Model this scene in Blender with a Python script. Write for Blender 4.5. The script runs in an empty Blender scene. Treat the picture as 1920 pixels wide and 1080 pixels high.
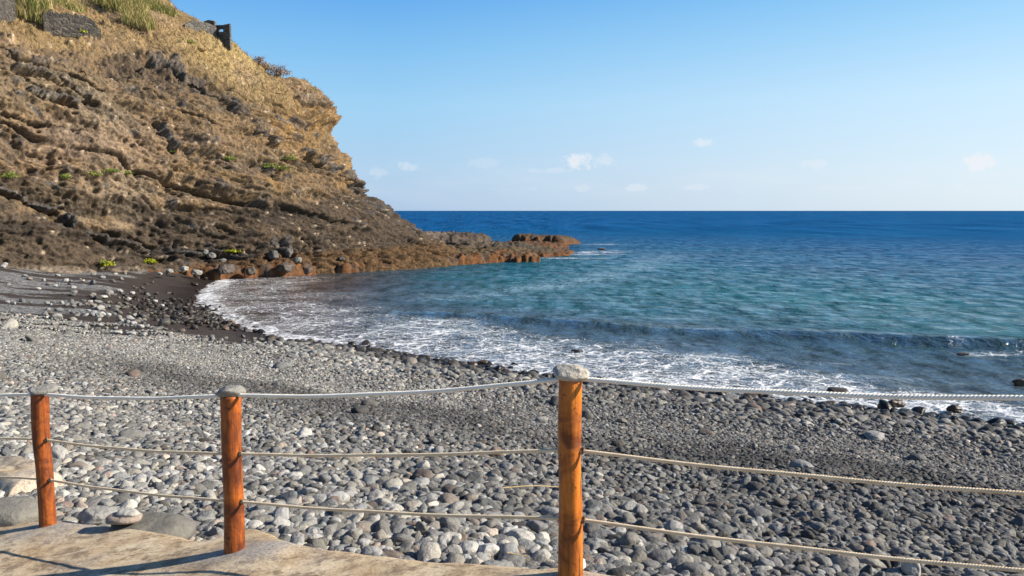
import bpy, math, random
import numpy as np
from mathutils import Vector, Matrix

# ------------------------------------------------------------------ camera, sky, sun, exposure
C = bpy.context.scene.collection
SC = bpy.context.scene
H = 5.5                                   # eye height above the sea
F = 1450.0                                # focal length in pixels of a 1920 wide frame
TH = math.atan(145.0 / F)                 # camera looks slightly down
CT, ST = math.cos(TH), math.sin(TH)
cam_d = bpy.data.cameras.new('camera')
cam = bpy.data.objects.new('camera', cam_d); C.objects.link(cam)
cam.location = (0, 0, H); cam.rotation_euler = (math.pi/2 - TH, 0, 0)
cam_d.sensor_width = 36; cam_d.lens = F/1920*36
cam_d.clip_start = 0.05; cam_d.clip_end = 60000
SC.camera = cam
SUN_EL, SUN_BACK = math.radians(28), math.radians(2)
SUNV = Vector((math.cos(SUN_EL)*math.cos(SUN_BACK), -math.cos(SUN_EL)*math.sin(SUN_BACK), math.sin(SUN_EL)))
sd = bpy.data.lights.new('sun', 'SUN'); sd.energy = 5.0; sd.angle = math.radians(0.5); sd.color = (1.0, 0.91, 0.79)
so = bpy.data.objects.new('sun', sd); C.objects.link(so); so.rotation_euler = SUNV.to_track_quat('Z', 'Y').to_euler()
SC.view_settings.view_transform = 'Standard'; SC.view_settings.look = 'None'
SC.view_settings.gamma = 1; EXPO = 0.95; SC.view_settings.exposure = EXPO

W = bpy.data.worlds.new('World'); SC.world = W; W.use_nodes = True
wn, wl = W.node_tree.nodes, W.node_tree.links
wn.clear()
def N(nodes, t, **kw):
    n = nodes.new(t)
    for k, v in kw.items():
        if k.startswith('i_'):
            n.inputs[k[2:].replace('_', ' ')].default_value = v
        else: setattr(n, k, v)
    return n
sky = N(wn, 'ShaderNodeTexSky', sky_type='NISHITA', sun_disc=False)
sky.sun_elevation = SUN_EL; sky.sun_rotation = math.pi/2 + SUN_BACK
sky.altitude = 0; sky.air_density = 1.0; sky.dust_density = 0.6; sky.ozone_density = 3.0
bg = N(wn, 'ShaderNodeBackground'); bg.inputs['Strength'].default_value = 0.125
wo = N(wn, 'ShaderNodeOutputWorld')
# small cumulus near the horizon, part of the sky itself: (pixel x, pixel y, half width, half height, density)
CLOUDS = [(1086,303,24,13,.7),(1130,303,20,11,.35),(1030,320,34,5,.22),(765,312,18,7,.32),(708,326,16,9,.25),
          (905,306,28,9,.16),(1318,267,20,6,.45),(1836,303,28,14,.75),(1526,308,20,8,.3),(1192,351,16,6,.35),
          (1305,351,24,5,.25),(1092,353,16,6,.25),(990,353,14,5,.15),(1590,352,60,5,.12),(1800,352,14,8,.2)]
tc = N(wn, 'ShaderNodeTexCoord'); sep = N(wn, 'ShaderNodeSeparateXYZ'); wl.new(tc.outputs['Generated'], sep.inputs[0])
def wm(op, a, b=None, c=None, clamp=False):
    m = N(wn, 'ShaderNodeMath', operation=op, use_clamp=clamp)
    for i, v in enumerate((a, b, c)):
        if v is None: continue
        if isinstance(v, (int, float)): m.inputs[i].default_value = v
        else: wl.new(v, m.inputs[i])
    return m.outputs[0]
ysafe = wm('MAXIMUM', sep.outputs['Y'], 0.02)
az = wm('DIVIDE', sep.outputs['X'], ysafe); el = wm('DIVIDE', sep.outputs['Z'], ysafe)
cn = N(wn, 'ShaderNodeTexNoise'); cn.inputs['Scale'].default_value = 60; cn.inputs['Detail'].default_value = 6
cn.inputs['Roughness'].default_value = .62
cmb = N(wn, 'ShaderNodeCombineXYZ'); wl.new(az, cmb.inputs[0]); wl.new(el, cmb.inputs[1]); wl.new(cmb.outputs[0], cn.inputs['Vector'])
# a thin uneven bank of haze and far cloud lying low over the horizon
cmb2 = N(wn, 'ShaderNodeCombineXYZ'); wl.new(wm('MULTIPLY', az, 1.0), cmb2.inputs[0]); wl.new(wm('MULTIPLY', el, 5.0), cmb2.inputs[1])
cn2 = N(wn, 'ShaderNodeTexNoise'); cn2.inputs['Scale'].default_value = 7; cn2.inputs['Detail'].default_value = 6; cn2.inputs['Roughness'].default_value = .6; wl.new(cmb2.outputs[0], cn2.inputs['Vector'])
bandv = wm('MULTIPLY', wm('MULTIPLY_ADD', wm('ABSOLUTE', wm('SUBTRACT', el, .035)), -26.0, 1.0, clamp=True), wm('MULTIPLY', wm('SUBTRACT', cn2.outputs['Fac'], .42), 4.0, clamp=True))
tot = wm('MULTIPLY', bandv, .16)
for (cx, cy, hw, hh, dn) in CLOUDS:
    xx = cx-960; yy = cy-540; fw = F*CT - yy*ST; dw = yy*CT + F*ST
    a0, e0 = xx/fw, -dw/fw
    dx = wm('DIVIDE', wm('SUBTRACT', az, a0), hw/F*1.35); dy = wm('DIVIDE', wm('SUBTRACT', el, e0), hh/F*1.35)
    r2 = wm('ADD', wm('MULTIPLY', dx, dx), wm('MULTIPLY', dy, dy))
    v = wm('MULTIPLY', wm('MULTIPLY_ADD', r2, -1.0, 1.0), 1.0)
    v = wm('ADD', wm('MULTIPLY', v, 0.55), wm('MULTIPLY', wm('SUBTRACT', cn.outputs['Fac'], 0.5), 2.6))
    v = wm('MULTIPLY', v, 2.2, clamp=True); v = wm('MULTIPLY', v, dn)
    lim = wm('MULTIPLY_ADD', r2, -0.5, 1.3, clamp=True); v = wm('MULTIPLY', v, lim)
    tot = wm('MAXIMUM', tot, v)
# the clear air itself: deep blue overhead, milky towards the horizon and the sun
K = 1/(0.125*2**EXPO)
def wramp(stops):
    r_ = N(wn, 'ShaderNodeValToRGB'); e = r_.color_ramp.elements
    while len(e) < len(stops): e.new(.5)
    for k, (p_, c_) in enumerate(stops): e[k].position = p_; e[k].color = (*c_, 1)
    wl.new(sep.outputs['Z'], r_.inputs[0]); return r_.outputs[0]
left = wramp([(0, (.40,.57,.80)), (.04, (.42,.60,.82)), (.133, (.33,.62,.885)), (.2, (.21,.52,.87)), (.254, (.125,.41,.85)), (.5, (.03,.14,.42)), (1, (.018,.08,.26))])
right = wramp([(0, (.72,.83,.92)), (.04, (.72,.84,.94)), (.133, (.60,.815,.985)), (.2, (.40,.70,.96)), (.254, (.255,.59,.93)), (.5, (.07,.22,.5)), (1, (.02,.08,.27))])
tX = wm('MULTIPLY_ADD', sep.outputs['X'], 1.4, .22, clamp=True)
mg = N(wn, 'ShaderNodeMix', data_type='RGBA'); wl.new(tX, mg.inputs['Factor']); wl.new(left, mg.inputs['A']); wl.new(right, mg.inputs['B'])
sc_ = N(wn, 'ShaderNodeVectorMath', operation='SCALE'); wl.new(mg.outputs['Result'], sc_.inputs[0]); sc_.inputs['Scale'].default_value = K
m5 = N(wn, 'ShaderNodeMix', data_type='RGBA'); m5.inputs['Factor'].default_value = .92; wl.new(sky.outputs[0], m5.inputs['A']); wl.new(sc_.outputs[0], m5.inputs['B']); skyc = m5.outputs['Result']
mixc = N(wn, 'ShaderNodeMix', data_type='RGBA'); wl.new(tot, mixc.inputs['Factor'])
mixc.inputs['B'].default_value = (3.66, 3.74, 3.86, 1)
wl.new(skyc, mixc.inputs['A']); wl.new(mixc.outputs['Result'], bg.inputs['Color']); wl.new(bg.outputs[0], wo.inputs[0])

# ------------------------------------------------------------------ helpers
rng = np.random.default_rng(7); random.seed(7)
def P(px, py, fwd=None, z=None):
    """the world point seen at that spot of the photo, at a forward distance or at a height"""
    x = px-960.0; y = py-540.0; fw = F*CT - y*ST; dw = y*CT + F*ST
    s = fwd/fw if fwd is not None else (H-z)/dw
    return Vector((x*s, fw*s, H-dw*s))
def proj(x, y, z):
    h = H - z; d = y*CT + h*ST
    return 960 + F*x/d, 540 + F*(h*CT - y*ST)/d
def _h(ix, iy, iz, s):
    n = (ix*374761393 + iy*668265263 + iz*2147483647 + s*974711) & 0xffffffff
    n = ((n ^ (n >> 13))*1274126177) & 0xffffffff
    n = ((n ^ (n >> 15))*2246822519) & 0xffffffff
    return n ^ (n >> 16)
def vnoise(x, y, z=0.0, seed=0):
    x, y, z = np.broadcast_arrays(np.asarray(x, float), np.asarray(y, float), np.asarray(z, float))
    ix, iy, iz = np.floor(x).astype(np.int64), np.floor(y).astype(np.int64), np.floor(z).astype(np.int64)
    fx, fy, fz = x-ix, y-iy, z-iz
    ux, uy, uz = [t*t*t*(t*(t*6-15)+10) for t in (fx, fy, fz)]
    out = np.zeros_like(x)
    for a in (0, 1):
        for b in (0, 1):
            for c in (0, 1):
                h = _h(ix+a, iy+b, iz+c, seed)
                gx = ((h & 1023)/511.5-1); gy = (((h >> 10) & 1023)/511.5-1); gz = (((h >> 20) & 1023)/511.5-1)
                d = gx*(fx-a)+gy*(fy-b)+gz*(fz-c)
                out += d*(ux if a else 1-ux)*(uy if b else 1-uy)*(uz if c else 1-uz)
    return out*1.5
def fbm(x, y, z=0.0, o=4, seed=0, g=.5, ridged=False):
    a, s, f = 1.0, 0, 1.0
    for i in range(o):
        n = vnoise(x*f, y*f, z*f, seed+i*17)
        s = s + a*((1-2*np.abs(n)) if ridged else n); a *= g; f *= 2.03
    return s
def worley(x, y, z, seed=0):
    ix, iy, iz = np.floor(x).astype(np.int64), np.floor(y).astype(np.int64), np.floor(z).astype(np.int64)
    f1 = np.full(x.shape, 9.0); cid = np.zeros(x.shape)
    for a in (-1, 0, 1):
        for b in (-1, 0, 1):
            for c in (-1, 0, 1):
                h = _h(ix+a, iy+b, iz+c, seed)
                d = (ix+a+(h & 1023)/1023-x)**2+(iy+b+((h >> 10) & 1023)/1023-y)**2+(iz+c+((h >> 20) & 1023)/1023-z)**2
                m = d < f1; f1 = np.where(m, d, f1); cid = np.where(m, (h >> 8 & 255)/255, cid)
    return np.sqrt(f1), cid
def sm(a, b, t):
    t = np.clip((np.asarray(t, float)-a)/(b-a), 0, 1); return t*t*(3-2*t)
def mesh_np(name, v, f, mat, parent=None, smooth=True, attrs=None, link=True):
    me = bpy.data.meshes.new(name); v = np.asarray(v, np.float32).reshape(-1, 3); f = np.asarray(f, np.int32)
    me.vertices.add(len(v)); me.vertices.foreach_set('co', v.ravel())
    k = f.shape[1]
    me.loops.add(f.size); me.loops.foreach_set('vertex_index', f.ravel())
    me.polygons.add(len(f)); me.polygons.foreach_set('loop_start', np.arange(0, f.size, k, dtype=np.int32))
    me.update(calc_edges=True); me.validate()
    me.polygons.foreach_set('use_smooth', np.full(len(me.polygons), smooth))
    for an, av in (attrs or {}).items():
        av = np.asarray(av, np.float32)
        if av.ndim == 2:
            at = me.attributes.new(an, 'FLOAT_COLOR', 'POINT')
            if av.shape[1] == 3: av = np.hstack([av, np.ones((len(av), 1), np.float32)])
            at.data.foreach_set('color', av.ravel())
        else:
            at = me.attributes.new(an, 'FLOAT', 'POINT'); at.data.foreach_set('value', av.ravel())
    me.materials.append(mat)
    o = bpy.data.objects.new(name, me)
    if link: C.objects.link(o)
    if parent: o.parent = parent
    return o
def grid_faces(nr, nc):
    i = np.arange(nr-1)[:, None]*nc + np.arange(nc-1)[None, :]
    return np.stack([i, i+1, i+nc+1, i+nc], -1).reshape(-1, 4)
def tag(o, label=None, cat=None, group=None, kind=None):
    if label: o['label'] = label
    if cat: o['category'] = cat
    if group: o['group'] = group
    if kind: o['kind'] = kind
    return o
def spline(pts, n):
    p = np.asarray(pts, float); t = np.r_[0, np.cumsum(np.linalg.norm(np.diff(p, axis=0), axis=1))]
    q = np.linspace(0, t[-1], n); out = []
    m = np.gradient(p, t, axis=0)
    k = np.clip(np.searchsorted(t, q, side='right')-1, 0, len(t)-2); h = (t[k+1]-t[k]); s = (q-t[k])/h
    s = s[:, None]; h = h[:, None]
    return (2*s**3-3*s**2+1)*p[k]+(s**3-2*s**2+s)*h*m[k]+(-2*s**3+3*s**2)*p[k+1]+(s**3-s**2)*h*m[k+1]

# ------------------------------------------------------------------ materials
def mat(name):
    m = bpy.data.materials.new(name); m.use_nodes = True
    n, l = m.node_tree.nodes, m.node_tree.links
    return m, n, l, n['Principled BSDF']
def noise(n, l, scale, detail=4, rough=.55, vec=None, dist=0):
    t = n.new('ShaderNodeTexNoise'); t.inputs['Scale'].default_value = scale; t.inputs['Detail'].default_value = detail
    t.inputs['Roughness'].default_value = rough; t.inputs['Distortion'].default_value = dist
    if vec is not None: l.new(vec, t.inputs['Vector'])
    return t.outputs['Fac']
def ramp(n, l, fac, stops, interp='LINEAR'):
    r = n.new('ShaderNodeValToRGB'); e = r.color_ramp.elements; r.color_ramp.interpolation = interp
    while len(e) < len(stops): e.new(.5)
    for k, (p, c) in enumerate(stops):
        e[k].position = p; e[k].color = (*c, 1) if len(c) == 3 else c
    l.new(fac, r.inputs[0]); return r.outputs[0]
def mixc_(n, l, fac, a, b, bt='MIX'):
    m = n.new('ShaderNodeMix'); m.data_type = 'RGBA'; m.blend_type = bt
    for s, v in (('Factor', fac), ('A', a), ('B', b)):
        i = m.inputs[s]
        if isinstance(v, (int, float)): i.default_value = v
        elif isinstance(v, tuple): i.default_value = (*v, 1)
        else: l.new(v, i)
    return m.outputs['Result']
def mth(n, l, op, a, b=0.0, c=None, clamp=False):
    m = n.new('ShaderNodeMath'); m.operation = op; m.use_clamp = clamp
    for i, v in enumerate((a, b, c)):
        if v is None: continue
        if isinstance(v, (int, float)): m.inputs[i].default_value = v
        else: l.new(v, m.inputs[i])
    return m.outputs[0]
def bump(n, l, h, strength, dist, prev=None):
    b = n.new('ShaderNodeBump'); b.inputs['Strength'].default_value = strength; b.inputs['Distance'].default_value = dist
    l.new(h, b.inputs['Height'])
    if prev is not None: l.new(prev, b.inputs['Normal'])
    return b.outputs[0]
def geopos(n): return n.new('ShaderNodeNewGeometry').outputs['Position']
def objco(n): return n.new('ShaderNodeTexCoord').outputs['Object']
def attr(n, name, kind='GEOMETRY'):
    a = n.new('ShaderNodeAttribute'); a.attribute_name = name; a.attribute_type = kind; return a

def make_earth(name, sc=1.0, fine=9.0, rough=.95):
    """rock / earth: colour from the mesh attribute, broken by fine mineral noise"""
    m, n, l, b = mat(name); p = geopos(n); a = attr(n, 'col')
    f1 = noise(n, l, fine*.2, 7, .68, p); f2 = noise(n, l, fine*.6, 4, .65, p)
    c = mixc_(n, l, 1.0, a.outputs['Color'], ramp(n, l, f1, [(.3, (.62, .62, .64)), (.5, (1, 1, 1)), (.7, (1.35, 1.25, 1.1))]), 'MULTIPLY')
    c = mixc_(n, l, 1.0, c, ramp(n, l, f2, [(.32, (.5, .5, .52)), (.5, (1, 1, 1)), (.68, (1.4, 1.35, 1.25))]), 'MULTIPLY')
    l.new(c, b.inputs['Base Color']); b.inputs['Roughness'].default_value = rough
    b.inputs['Specular IOR Level'].default_value = .2
    nb = bump(n, l, f2, .7, .10*sc); nb = bump(n, l, f1, .8, .22*sc, nb); l.new(nb, b.inputs['Normal'])
    return m
M_cliff = make_earth('cliff_rock'); M_reef = make_earth('reef_rock', .8, 7)

def make_stone():
    m, n, l, b = mat('beach_stone')
    oc = objco(n); tone = attr(n, 'tone', 'INSTANCER').outputs['Fac']; hue = attr(n, 'hue', 'INSTANCER').outputs['Fac']
    wet = attr(n, 'wet', 'INSTANCER').outputs['Fac']
    base = ramp(n, l, hue, [(0, (.32, .33, .325)), (.3, (.37, .365, .35)), (.55, (.40, .385, .35)), (.78, (.45, .42, .355)), (.9, (.42, .35, .29)), (.96, (.45, .33, .27)), (1, (.26, .32, .30))])
    tv = ramp(n, l, tone, [(0, (.12, .12, .12)), (.5, (.48, .48, .475)), (1, (1.25, 1.24, 1.2))])
    c = mixc_(n, l, 1.0, base, tv, 'MULTIPLY')
    off = n.new('ShaderNodeVectorMath'); off.operation = 'ADD'; l.new(oc, off.inputs[0])
    cb = n.new('ShaderNodeCombineXYZ'); l.new(mth(n, l, 'MULTIPLY', tone, 37.0), cb.inputs[0]); l.new(mth(n, l, 'MULTIPLY', hue, 51.0), cb.inputs[1]); l.new(cb.outputs[0], off.inputs[1])
    g1 = noise(n, l, 2.2, 5, .6, off.outputs[0]); g2 = noise(n, l, 16, 4, .7, off.outputs[0])
    c = mixc_(n, l, 1.0, c, ramp(n, l, g1, [(.3, (.72, .73, .75)), (.55, (1, 1, 1)), (.75, (1.18, 1.16, 1.1))]), 'MULTIPLY')
    c = mixc_(n, l, 1.0, c, ramp(n, l, g2, [(.35, (.85, .85, .85)), (.5, (1, 1, 1)), (.68, (1.1, 1.1, 1.1))]), 'MULTIPLY')
    wc = mixc_(n, l, 1.0, c, (.22, .18, .14), 'MULTIPLY')
    c = mixc_(n, l, wet, c, wc)
    l.new(c, b.inputs['Base Color'])
    l.new(mth(n, l, 'MULTIPLY_ADD', wet, -.45, .82), b.inputs['Roughness']); b.inputs['Specular IOR Level'].default_value = .35
    nb = bump(n, l, g2, .22, .010); nb = bump(n, l, g1, .45, .06, nb); l.new(nb, b.inputs['Normal'])
    return m
M_stone = make_stone()

def make_beach():
    m, n, l, b = mat('gravel_sand'); p = geopos(n); a = attr(n, 'gravel').outputs['Fac']; w = attr(n, 'wet').outputs['Fac']
    v = n.new('ShaderNodeTexVoronoi'); v.inputs['Scale'].default_value = 14; l.new(p, v.inputs['Vector'])
    f = noise(n, l, 30, 3, .6, p); g = noise(n, l, .8, 4, .6, p)
    sand = ramp(n, l, f, [(.3, (.022, .018, .016)), (.7, (.055, .042, .035))])
    sep_ = n.new('ShaderNodeSeparateColor'); l.new(v.outputs['Color'], sep_.inputs[0])
    grav = ramp(n, l, sep_.outputs[0], [(0, (.04, .04, .04)), (.5, (.13, .13, .128)), (1, (.30, .30, .29))])
    gm = mth(n, l, 'ADD', a, mth(n, l, 'MULTIPLY', mth(n, l, 'SUBTRACT', g, .5), .8))
    gm = ramp(n, l, gm, [(.4, (0, 0, 0)), (.6, (1, 1, 1))])
    c = mixc_(n, l, gm, sand, grav); c = mixc_(n, l, w, c, mixc_(n, l, 1.0, c, (.45, .4, .36), 'MULTIPLY'))
    l.new(c, b.inputs['Base Color']); l.new(mth(n, l, 'MULTIPLY_ADD', w, -.5, .95), b.inputs['Roughness']); b.inputs['Specular IOR Level'].default_value = .25
    nb = bump(n, l, v.outputs['Distance'], .9, -.05); nb = bump(n, l, f, .4, .02, nb); l.new(nb, b.inputs['Normal'])
    return m
M_beach = make_beach()

def make_water():
    m, n, l, b = mat('sea_water'); p = geopos(n)
    col = attr(n, 'wcol').outputs['Color']; fo = attr(n, 'foam').outputs['Fac']; fl = attr(n, 'chop').outputs['Fac']; st = attr(n, 'slick').outputs['Fac']
    mp = n.new('ShaderNodeMapping'); mp.inputs['Rotation'].default_value = (0, 0, math.radians(22)); mp.inputs['Scale'].default_value = (.7, .8, 1); l.new(p, mp.inputs[0]); q = mp.outputs[0]
    n1 = noise(n, l, .8, 6, .62, q, .2); n2 = noise(n, l, 4.2, 4, .6, q, .3); n3 = noise(n, l, .09, 4, .6, q)
    s1 = mth(n, l, 'MULTIPLY', n1, fl)
    nb = n.new('ShaderNodeBump'); nb.inputs['Distance'].default_value = 1.1; l.new(fl, nb.inputs['Strength']); l.new(n1, nb.inputs['Height'])
    nb2 = n.new('ShaderNodeBump'); nb2.inputs['Distance'].default_value = .12; nb2.inputs['Strength'].default_value = .8; l.new(n2, nb2.inputs['Height']); l.new(nb.outputs[0], nb2.inputs['Normal'])
    # foam lace: cell edges of a warped cellular pattern, more and thicker where the mesh says the surf has churned
    wz = n.new('ShaderNodeTexNoise'); wz.inputs['Scale'].default_value = 1.1; wz.inputs['Detail'].default_value = 4; l.new(p, wz.inputs['Vector'])
    wv = n.new('ShaderNodeVectorMath'); wv.operation = 'MULTIPLY_ADD'; l.new(wz.outputs['Color'], wv.inputs[0]); wv.inputs[1].default_value = (1.3, 1.3, 0); l.new(p, wv.inputs[2])
    vs = []
    for s in (1.15, 2.9, 6.5):
        mp2 = n.new('ShaderNodeMapping'); mp2.inputs['Rotation'].default_value = (0, 0, math.radians(28)); mp2.inputs['Scale'].default_value = (.62, 1, 0); l.new(wv.outputs[0], mp2.inputs[0])
        v = n.new('ShaderNodeTexVoronoi'); v.feature = 'DISTANCE_TO_EDGE'; v.inputs['Scale'].default_value = s; l.new(mp2.outputs[0], v.inputs['Vector']); vs.append(v.outputs['Distance'])
    patch = noise(n, l, .35, 5, .65, p); fine = noise(n, l, 5, 4, .7, p)
    loc = mth(n, l, 'MULTIPLY', fo, mth(n, l, 'MULTIPLY_ADD', patch, 3.4, -1.15, True))
    tot = None
    for k, (d, wd) in enumerate(zip(vs, (.20, .22, .30))):
        e = mth(n, l, 'DIVIDE', d, mth(n, l, 'MULTIPLY_ADD', mth(n, l, 'MULTIPLY', loc, fine), wd*1.25, .0005)); e = mth(n, l, 'SUBTRACT', 1.0, e, None, True)
        tot = e if tot is None else mth(n, l, 'MAXIMUM', tot, mth(n, l, 'MULTIPLY', e, (.0, .9, .6)[k]))
    solid = mth(n, l, 'MULTIPLY', mth(n, l, 'ADD', mth(n, l, 'SUBTRACT', fo, .92), mth(n, l, 'MULTIPLY', mth(n, l, 'SUBTRACT', fine, .5), .9)), 5.0, None, True)
    tot = mth(n, l, 'MAXIMUM', mth(n, l, 'POWER', mth(n, l, 'MULTIPLY', tot, 1.4, None, True), 1.0), solid)
    sl = mth(n, l, 'MULTIPLY', st, ramp(n, l, n2, [(.42, (0, 0, 0)), (.62, (1, 1, 1))]))
    cc = mixc_(n, l, 1.0, col, ramp(n, l, n3, [(.35, (.78, .8, .84)), (.65, (1.2, 1.18, 1.12))]), 'MULTIPLY')
    cc = mixc_(n, l, mth(n, l, 'MULTIPLY', sl, .6), cc, (.36, .52, .62))
    cc = mixc_(n, l, tot, cc, (.64, .66, .67))
    fv = attr(n, 'far_sky_gloss').outputs['Fac']
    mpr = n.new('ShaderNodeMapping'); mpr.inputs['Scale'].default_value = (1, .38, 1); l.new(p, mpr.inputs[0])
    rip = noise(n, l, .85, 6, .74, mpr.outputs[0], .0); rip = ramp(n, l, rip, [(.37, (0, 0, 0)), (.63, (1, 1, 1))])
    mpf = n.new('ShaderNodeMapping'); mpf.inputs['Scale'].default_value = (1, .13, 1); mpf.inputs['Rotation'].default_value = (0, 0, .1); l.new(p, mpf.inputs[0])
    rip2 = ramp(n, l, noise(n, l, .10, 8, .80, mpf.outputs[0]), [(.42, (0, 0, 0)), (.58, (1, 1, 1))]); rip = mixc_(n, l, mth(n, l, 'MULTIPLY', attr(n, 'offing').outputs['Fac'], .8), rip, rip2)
    df = n.new('ShaderNodeBsdfDiffuse'); cd = mixc_(n, l, 1.0, cc, ramp(n, l, rip, [(0, (.62, .66, .70)), (1, (1.5, 1.42, 1.34))]), 'MULTIPLY'); cd = mixc_(n, l, tot, cd, cc); l.new(cd, df.inputs['Color']); l.new(nb2.outputs[0], df.inputs['Normal'])  # light and dark of the wave facets put into the diffuse colour
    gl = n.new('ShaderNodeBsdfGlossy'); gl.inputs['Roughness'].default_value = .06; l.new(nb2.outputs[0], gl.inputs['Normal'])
    l.new(mixc_(n, l, fv, (1.0, 1.0, 1.0), (.16, .52, .92)), gl.inputs['Color'])  # reflection of the higher blue sky put into the gloss colour far out
    fr = n.new('ShaderNodeFresnel'); fr.inputs['IOR'].default_value = 1.33; l.new(nb2.outputs[0], fr.inputs['Normal'])
    cap = mth(n, l, 'MULTIPLY', mth(n, l, 'MULTIPLY_ADD', rip, 1.5, .22), mth(n, l, 'MULTIPLY_ADD', fv, -.16, .33))            # a wind-roughened sea never turns into a full mirror, even edge-on
    fac = mth(n, l, 'MULTIPLY', mth(n, l, 'MINIMUM', fr.outputs[0], cap), mth(n, l, 'SUBTRACT', 1.0, tot))
    ms = n.new('ShaderNodeMixShader'); l.new(fac, ms.inputs[0]); l.new(df.outputs[0], ms.inputs[1]); l.new(gl.outputs[0], ms.inputs[2])
    l.new(ms.outputs[0], n['Material Output'].inputs['Surface']); n.remove(b)
    return m
M_water = make_water()

def make_wood(name, c1, c2, c3):
    m, n, l, b = mat(name); p = geopos(n)
    mp = n.new('ShaderNodeMapping'); mp.inputs['Scale'].default_value = (1, 1, .12); l.new(p, mp.inputs[0])
    g = noise(n, l, 42, 6, .65, mp.outputs[0], .5); big = noise(n, l, 7, 5, .6, p, .6); kn = noise(n, l, 22, 2, .5, p)
    c = ramp(n, l, g, [(.3, c1), (.5, c2), (.72, c3)])
    c = mixc_(n, l, 1.0, c, ramp(n, l, big, [(.34, (.38, .32, .28)), (.5, (.9, .9, .9)), (.66, (1.25, 1.35, 1.35))]), 'MULTIPLY')
    c = mixc_(n, l, ramp(n, l, kn, [(.66, (0, 0, 0)), (.74, (1, 1, 1))]), c, (.07, .02, .008))
    mp3 = n.new('ShaderNodeMapping'); mp3.inputs['Scale'].default_value = (1, 1, .035); l.new(p, mp3.inputs[0]); spl = noise(n, l, 75, 3, .5, mp3.outputs[0], .3)
    sm_ = ramp(n, l, spl, [(.60, (0, 0, 0)), (.66, (1, 1, 1))]); c = mixc_(n, l, mth(n, l, 'MULTIPLY', sm_, .75), c, (.05, .018, .008))
    l.new(c, b.inputs['Base Color']); l.new(ramp(n, l, big, [(.3, (.55, .55, .55)), (.7, (.3, .3, .3))]), b.inputs['Roughness'])
    b.inputs['Specular IOR Level'].default_value = .4
    nb = bump(n, l, g, .5, .006); nb = bump(n, l, big, .5, .02, nb); l.new(nb, b.inputs['Normal'])
    return m
M_wood = make_wood('varnished_wood', (.14, .032, .008), (.27, .066, .011), (.37, .10, .017))
M_wood2 = make_wood('orange_varnished_wood', (.27, .068, .010), (.42, .12, .014), (.52, .165, .022))

def make_rope(name, c1, c2):
    m, n, l, b = mat(name); p = geopos(n); f = noise(n, l, 900, 2, .6, p); g = noise(n, l, 14, 4, .6, p)
    c = mixc_(n, l, 1.0, ramp(n, l, g, [(.3, c1), (.7, c2)]), ramp(n, l, f, [(.3, (.8, .8, .8)), (.7, (1.1, 1.1, 1.1))]), 'MULTIPLY')
    l.new(c, b.inputs['Base Color']); b.inputs['Roughness'].default_value = .9; l.new(bump(n, l, f, .4, .002), b.inputs['Normal'])
    return m
M_rope_w = make_rope('white_rope', (.80, .74, .62), (.90, .85, .74)); M_rope_t = make_rope('tan_rope', (.66, .50, .31), (.82, .67, .46))

def make_concrete():
    m, n, l, b = mat('worn_concrete'); p = geopos(n); gr = attr(n, 'grey').outputs['Fac']
    mp = n.new('ShaderNodeMapping'); mp.inputs['Scale'].default_value = (.9, 1.25, 1); mp.inputs['Rotation'].default_value = (0, 0, .35); l.new(p, mp.inputs[0])
    a = noise(n, l, 3.2, 8, .70, mp.outputs[0], .15); f = noise(n, l, 55, 5, .7, p); d = noise(n, l, 8, 7, .74, mp.outputs[0], .2)
    c = ramp(n, l, a, [(.28, (.24, .15, .075)), (.42, (.46, .34, .20)), (.55, (.58, .46, .30)), (.72, (.64, .54, .38))])
    c = mixc_(n, l, ramp(n, l, d, [(.49, (0, 0, 0)), (.58, (.9, .9, .9))]), c, (.25, .18, .115))
    pits = n.new('ShaderNodeTexVoronoi'); pits.inputs['Scale'].default_value = 38; l.new(p, pits.inputs['Vector'])
    pm_ = mth(n, l, 'MULTIPLY', ramp(n, l, pits.outputs['Distance'], [(.08, (1, 1, 1)), (.22, (0, 0, 0))]), ramp(n, l, d, [(.5, (0, 0, 0)), (.56, (1, 1, 1))])); c = mixc_(n, l, mth(n, l, 'MULTIPLY', pm_, .8), c, (.10, .075, .05))
    c = mixc_(n, l, mth(n, l, 'MULTIPLY', gr, .85), c, ramp(n, l, f, [(.3, (.20, .19, .17)), (.7, (.42, .40, .37))]))
    c = mixc_(n, l, 1.0, c, ramp(n, l, f, [(.32, (.66, .66, .66)), (.5, (1, 1, 1)), (.7, (1.12, 1.12, 1.12))]), 'MULTIPLY')
    l.new(c, b.inputs['Base Color']); b.inputs['Roughness'].default_value = .95; b.inputs['Specular IOR Level'].default_value = .2
    nb = bump(n, l, f, .5, .006); nb = bump(n, l, d, .5, .010, nb); l.new(nb, b.inputs['Normal'])
    return m
M_conc = make_concrete()

def make_leaf(name, stops, rough=.75):
    m, n, l, b = mat(name); a = attr(n, 'shade').outputs['Fac']
    l.new(ramp(n, l, a, stops), b.inputs['Base Color']); b.inputs['Roughness'].default_value = rough; b.inputs['Specular IOR Level'].default_value = .2
    return m
M_reed = make_leaf('reed_leaf', [(0, (.05, .08, .015)), (.4, (.13, .155, .03)), (.6, (.30, .25, .09)), (1, (.42, .33, .15))])
M_dry = make_leaf('dry_grass', [(0, (.16, .10, .045)), (.5, (.28, .19, .085)), (1, (.44, .33, .16))])
M_green = make_leaf('green_leaf', [(0, (.07, .10, .02)), (.6, (.20, .24, .05)), (1, (.34, .33, .10))])
M_lime = make_leaf('yellow_green_leaf', [(0, (.12, .15, .01)), (.6, (.32, .33, .015)), (1, (.45, .42, .03))])
M_twig = make_leaf('dry_twig', [(0, (.13, .10, .09)), (.6, (.26, .19, .15)), (1, (.36, .26, .14))])
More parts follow.
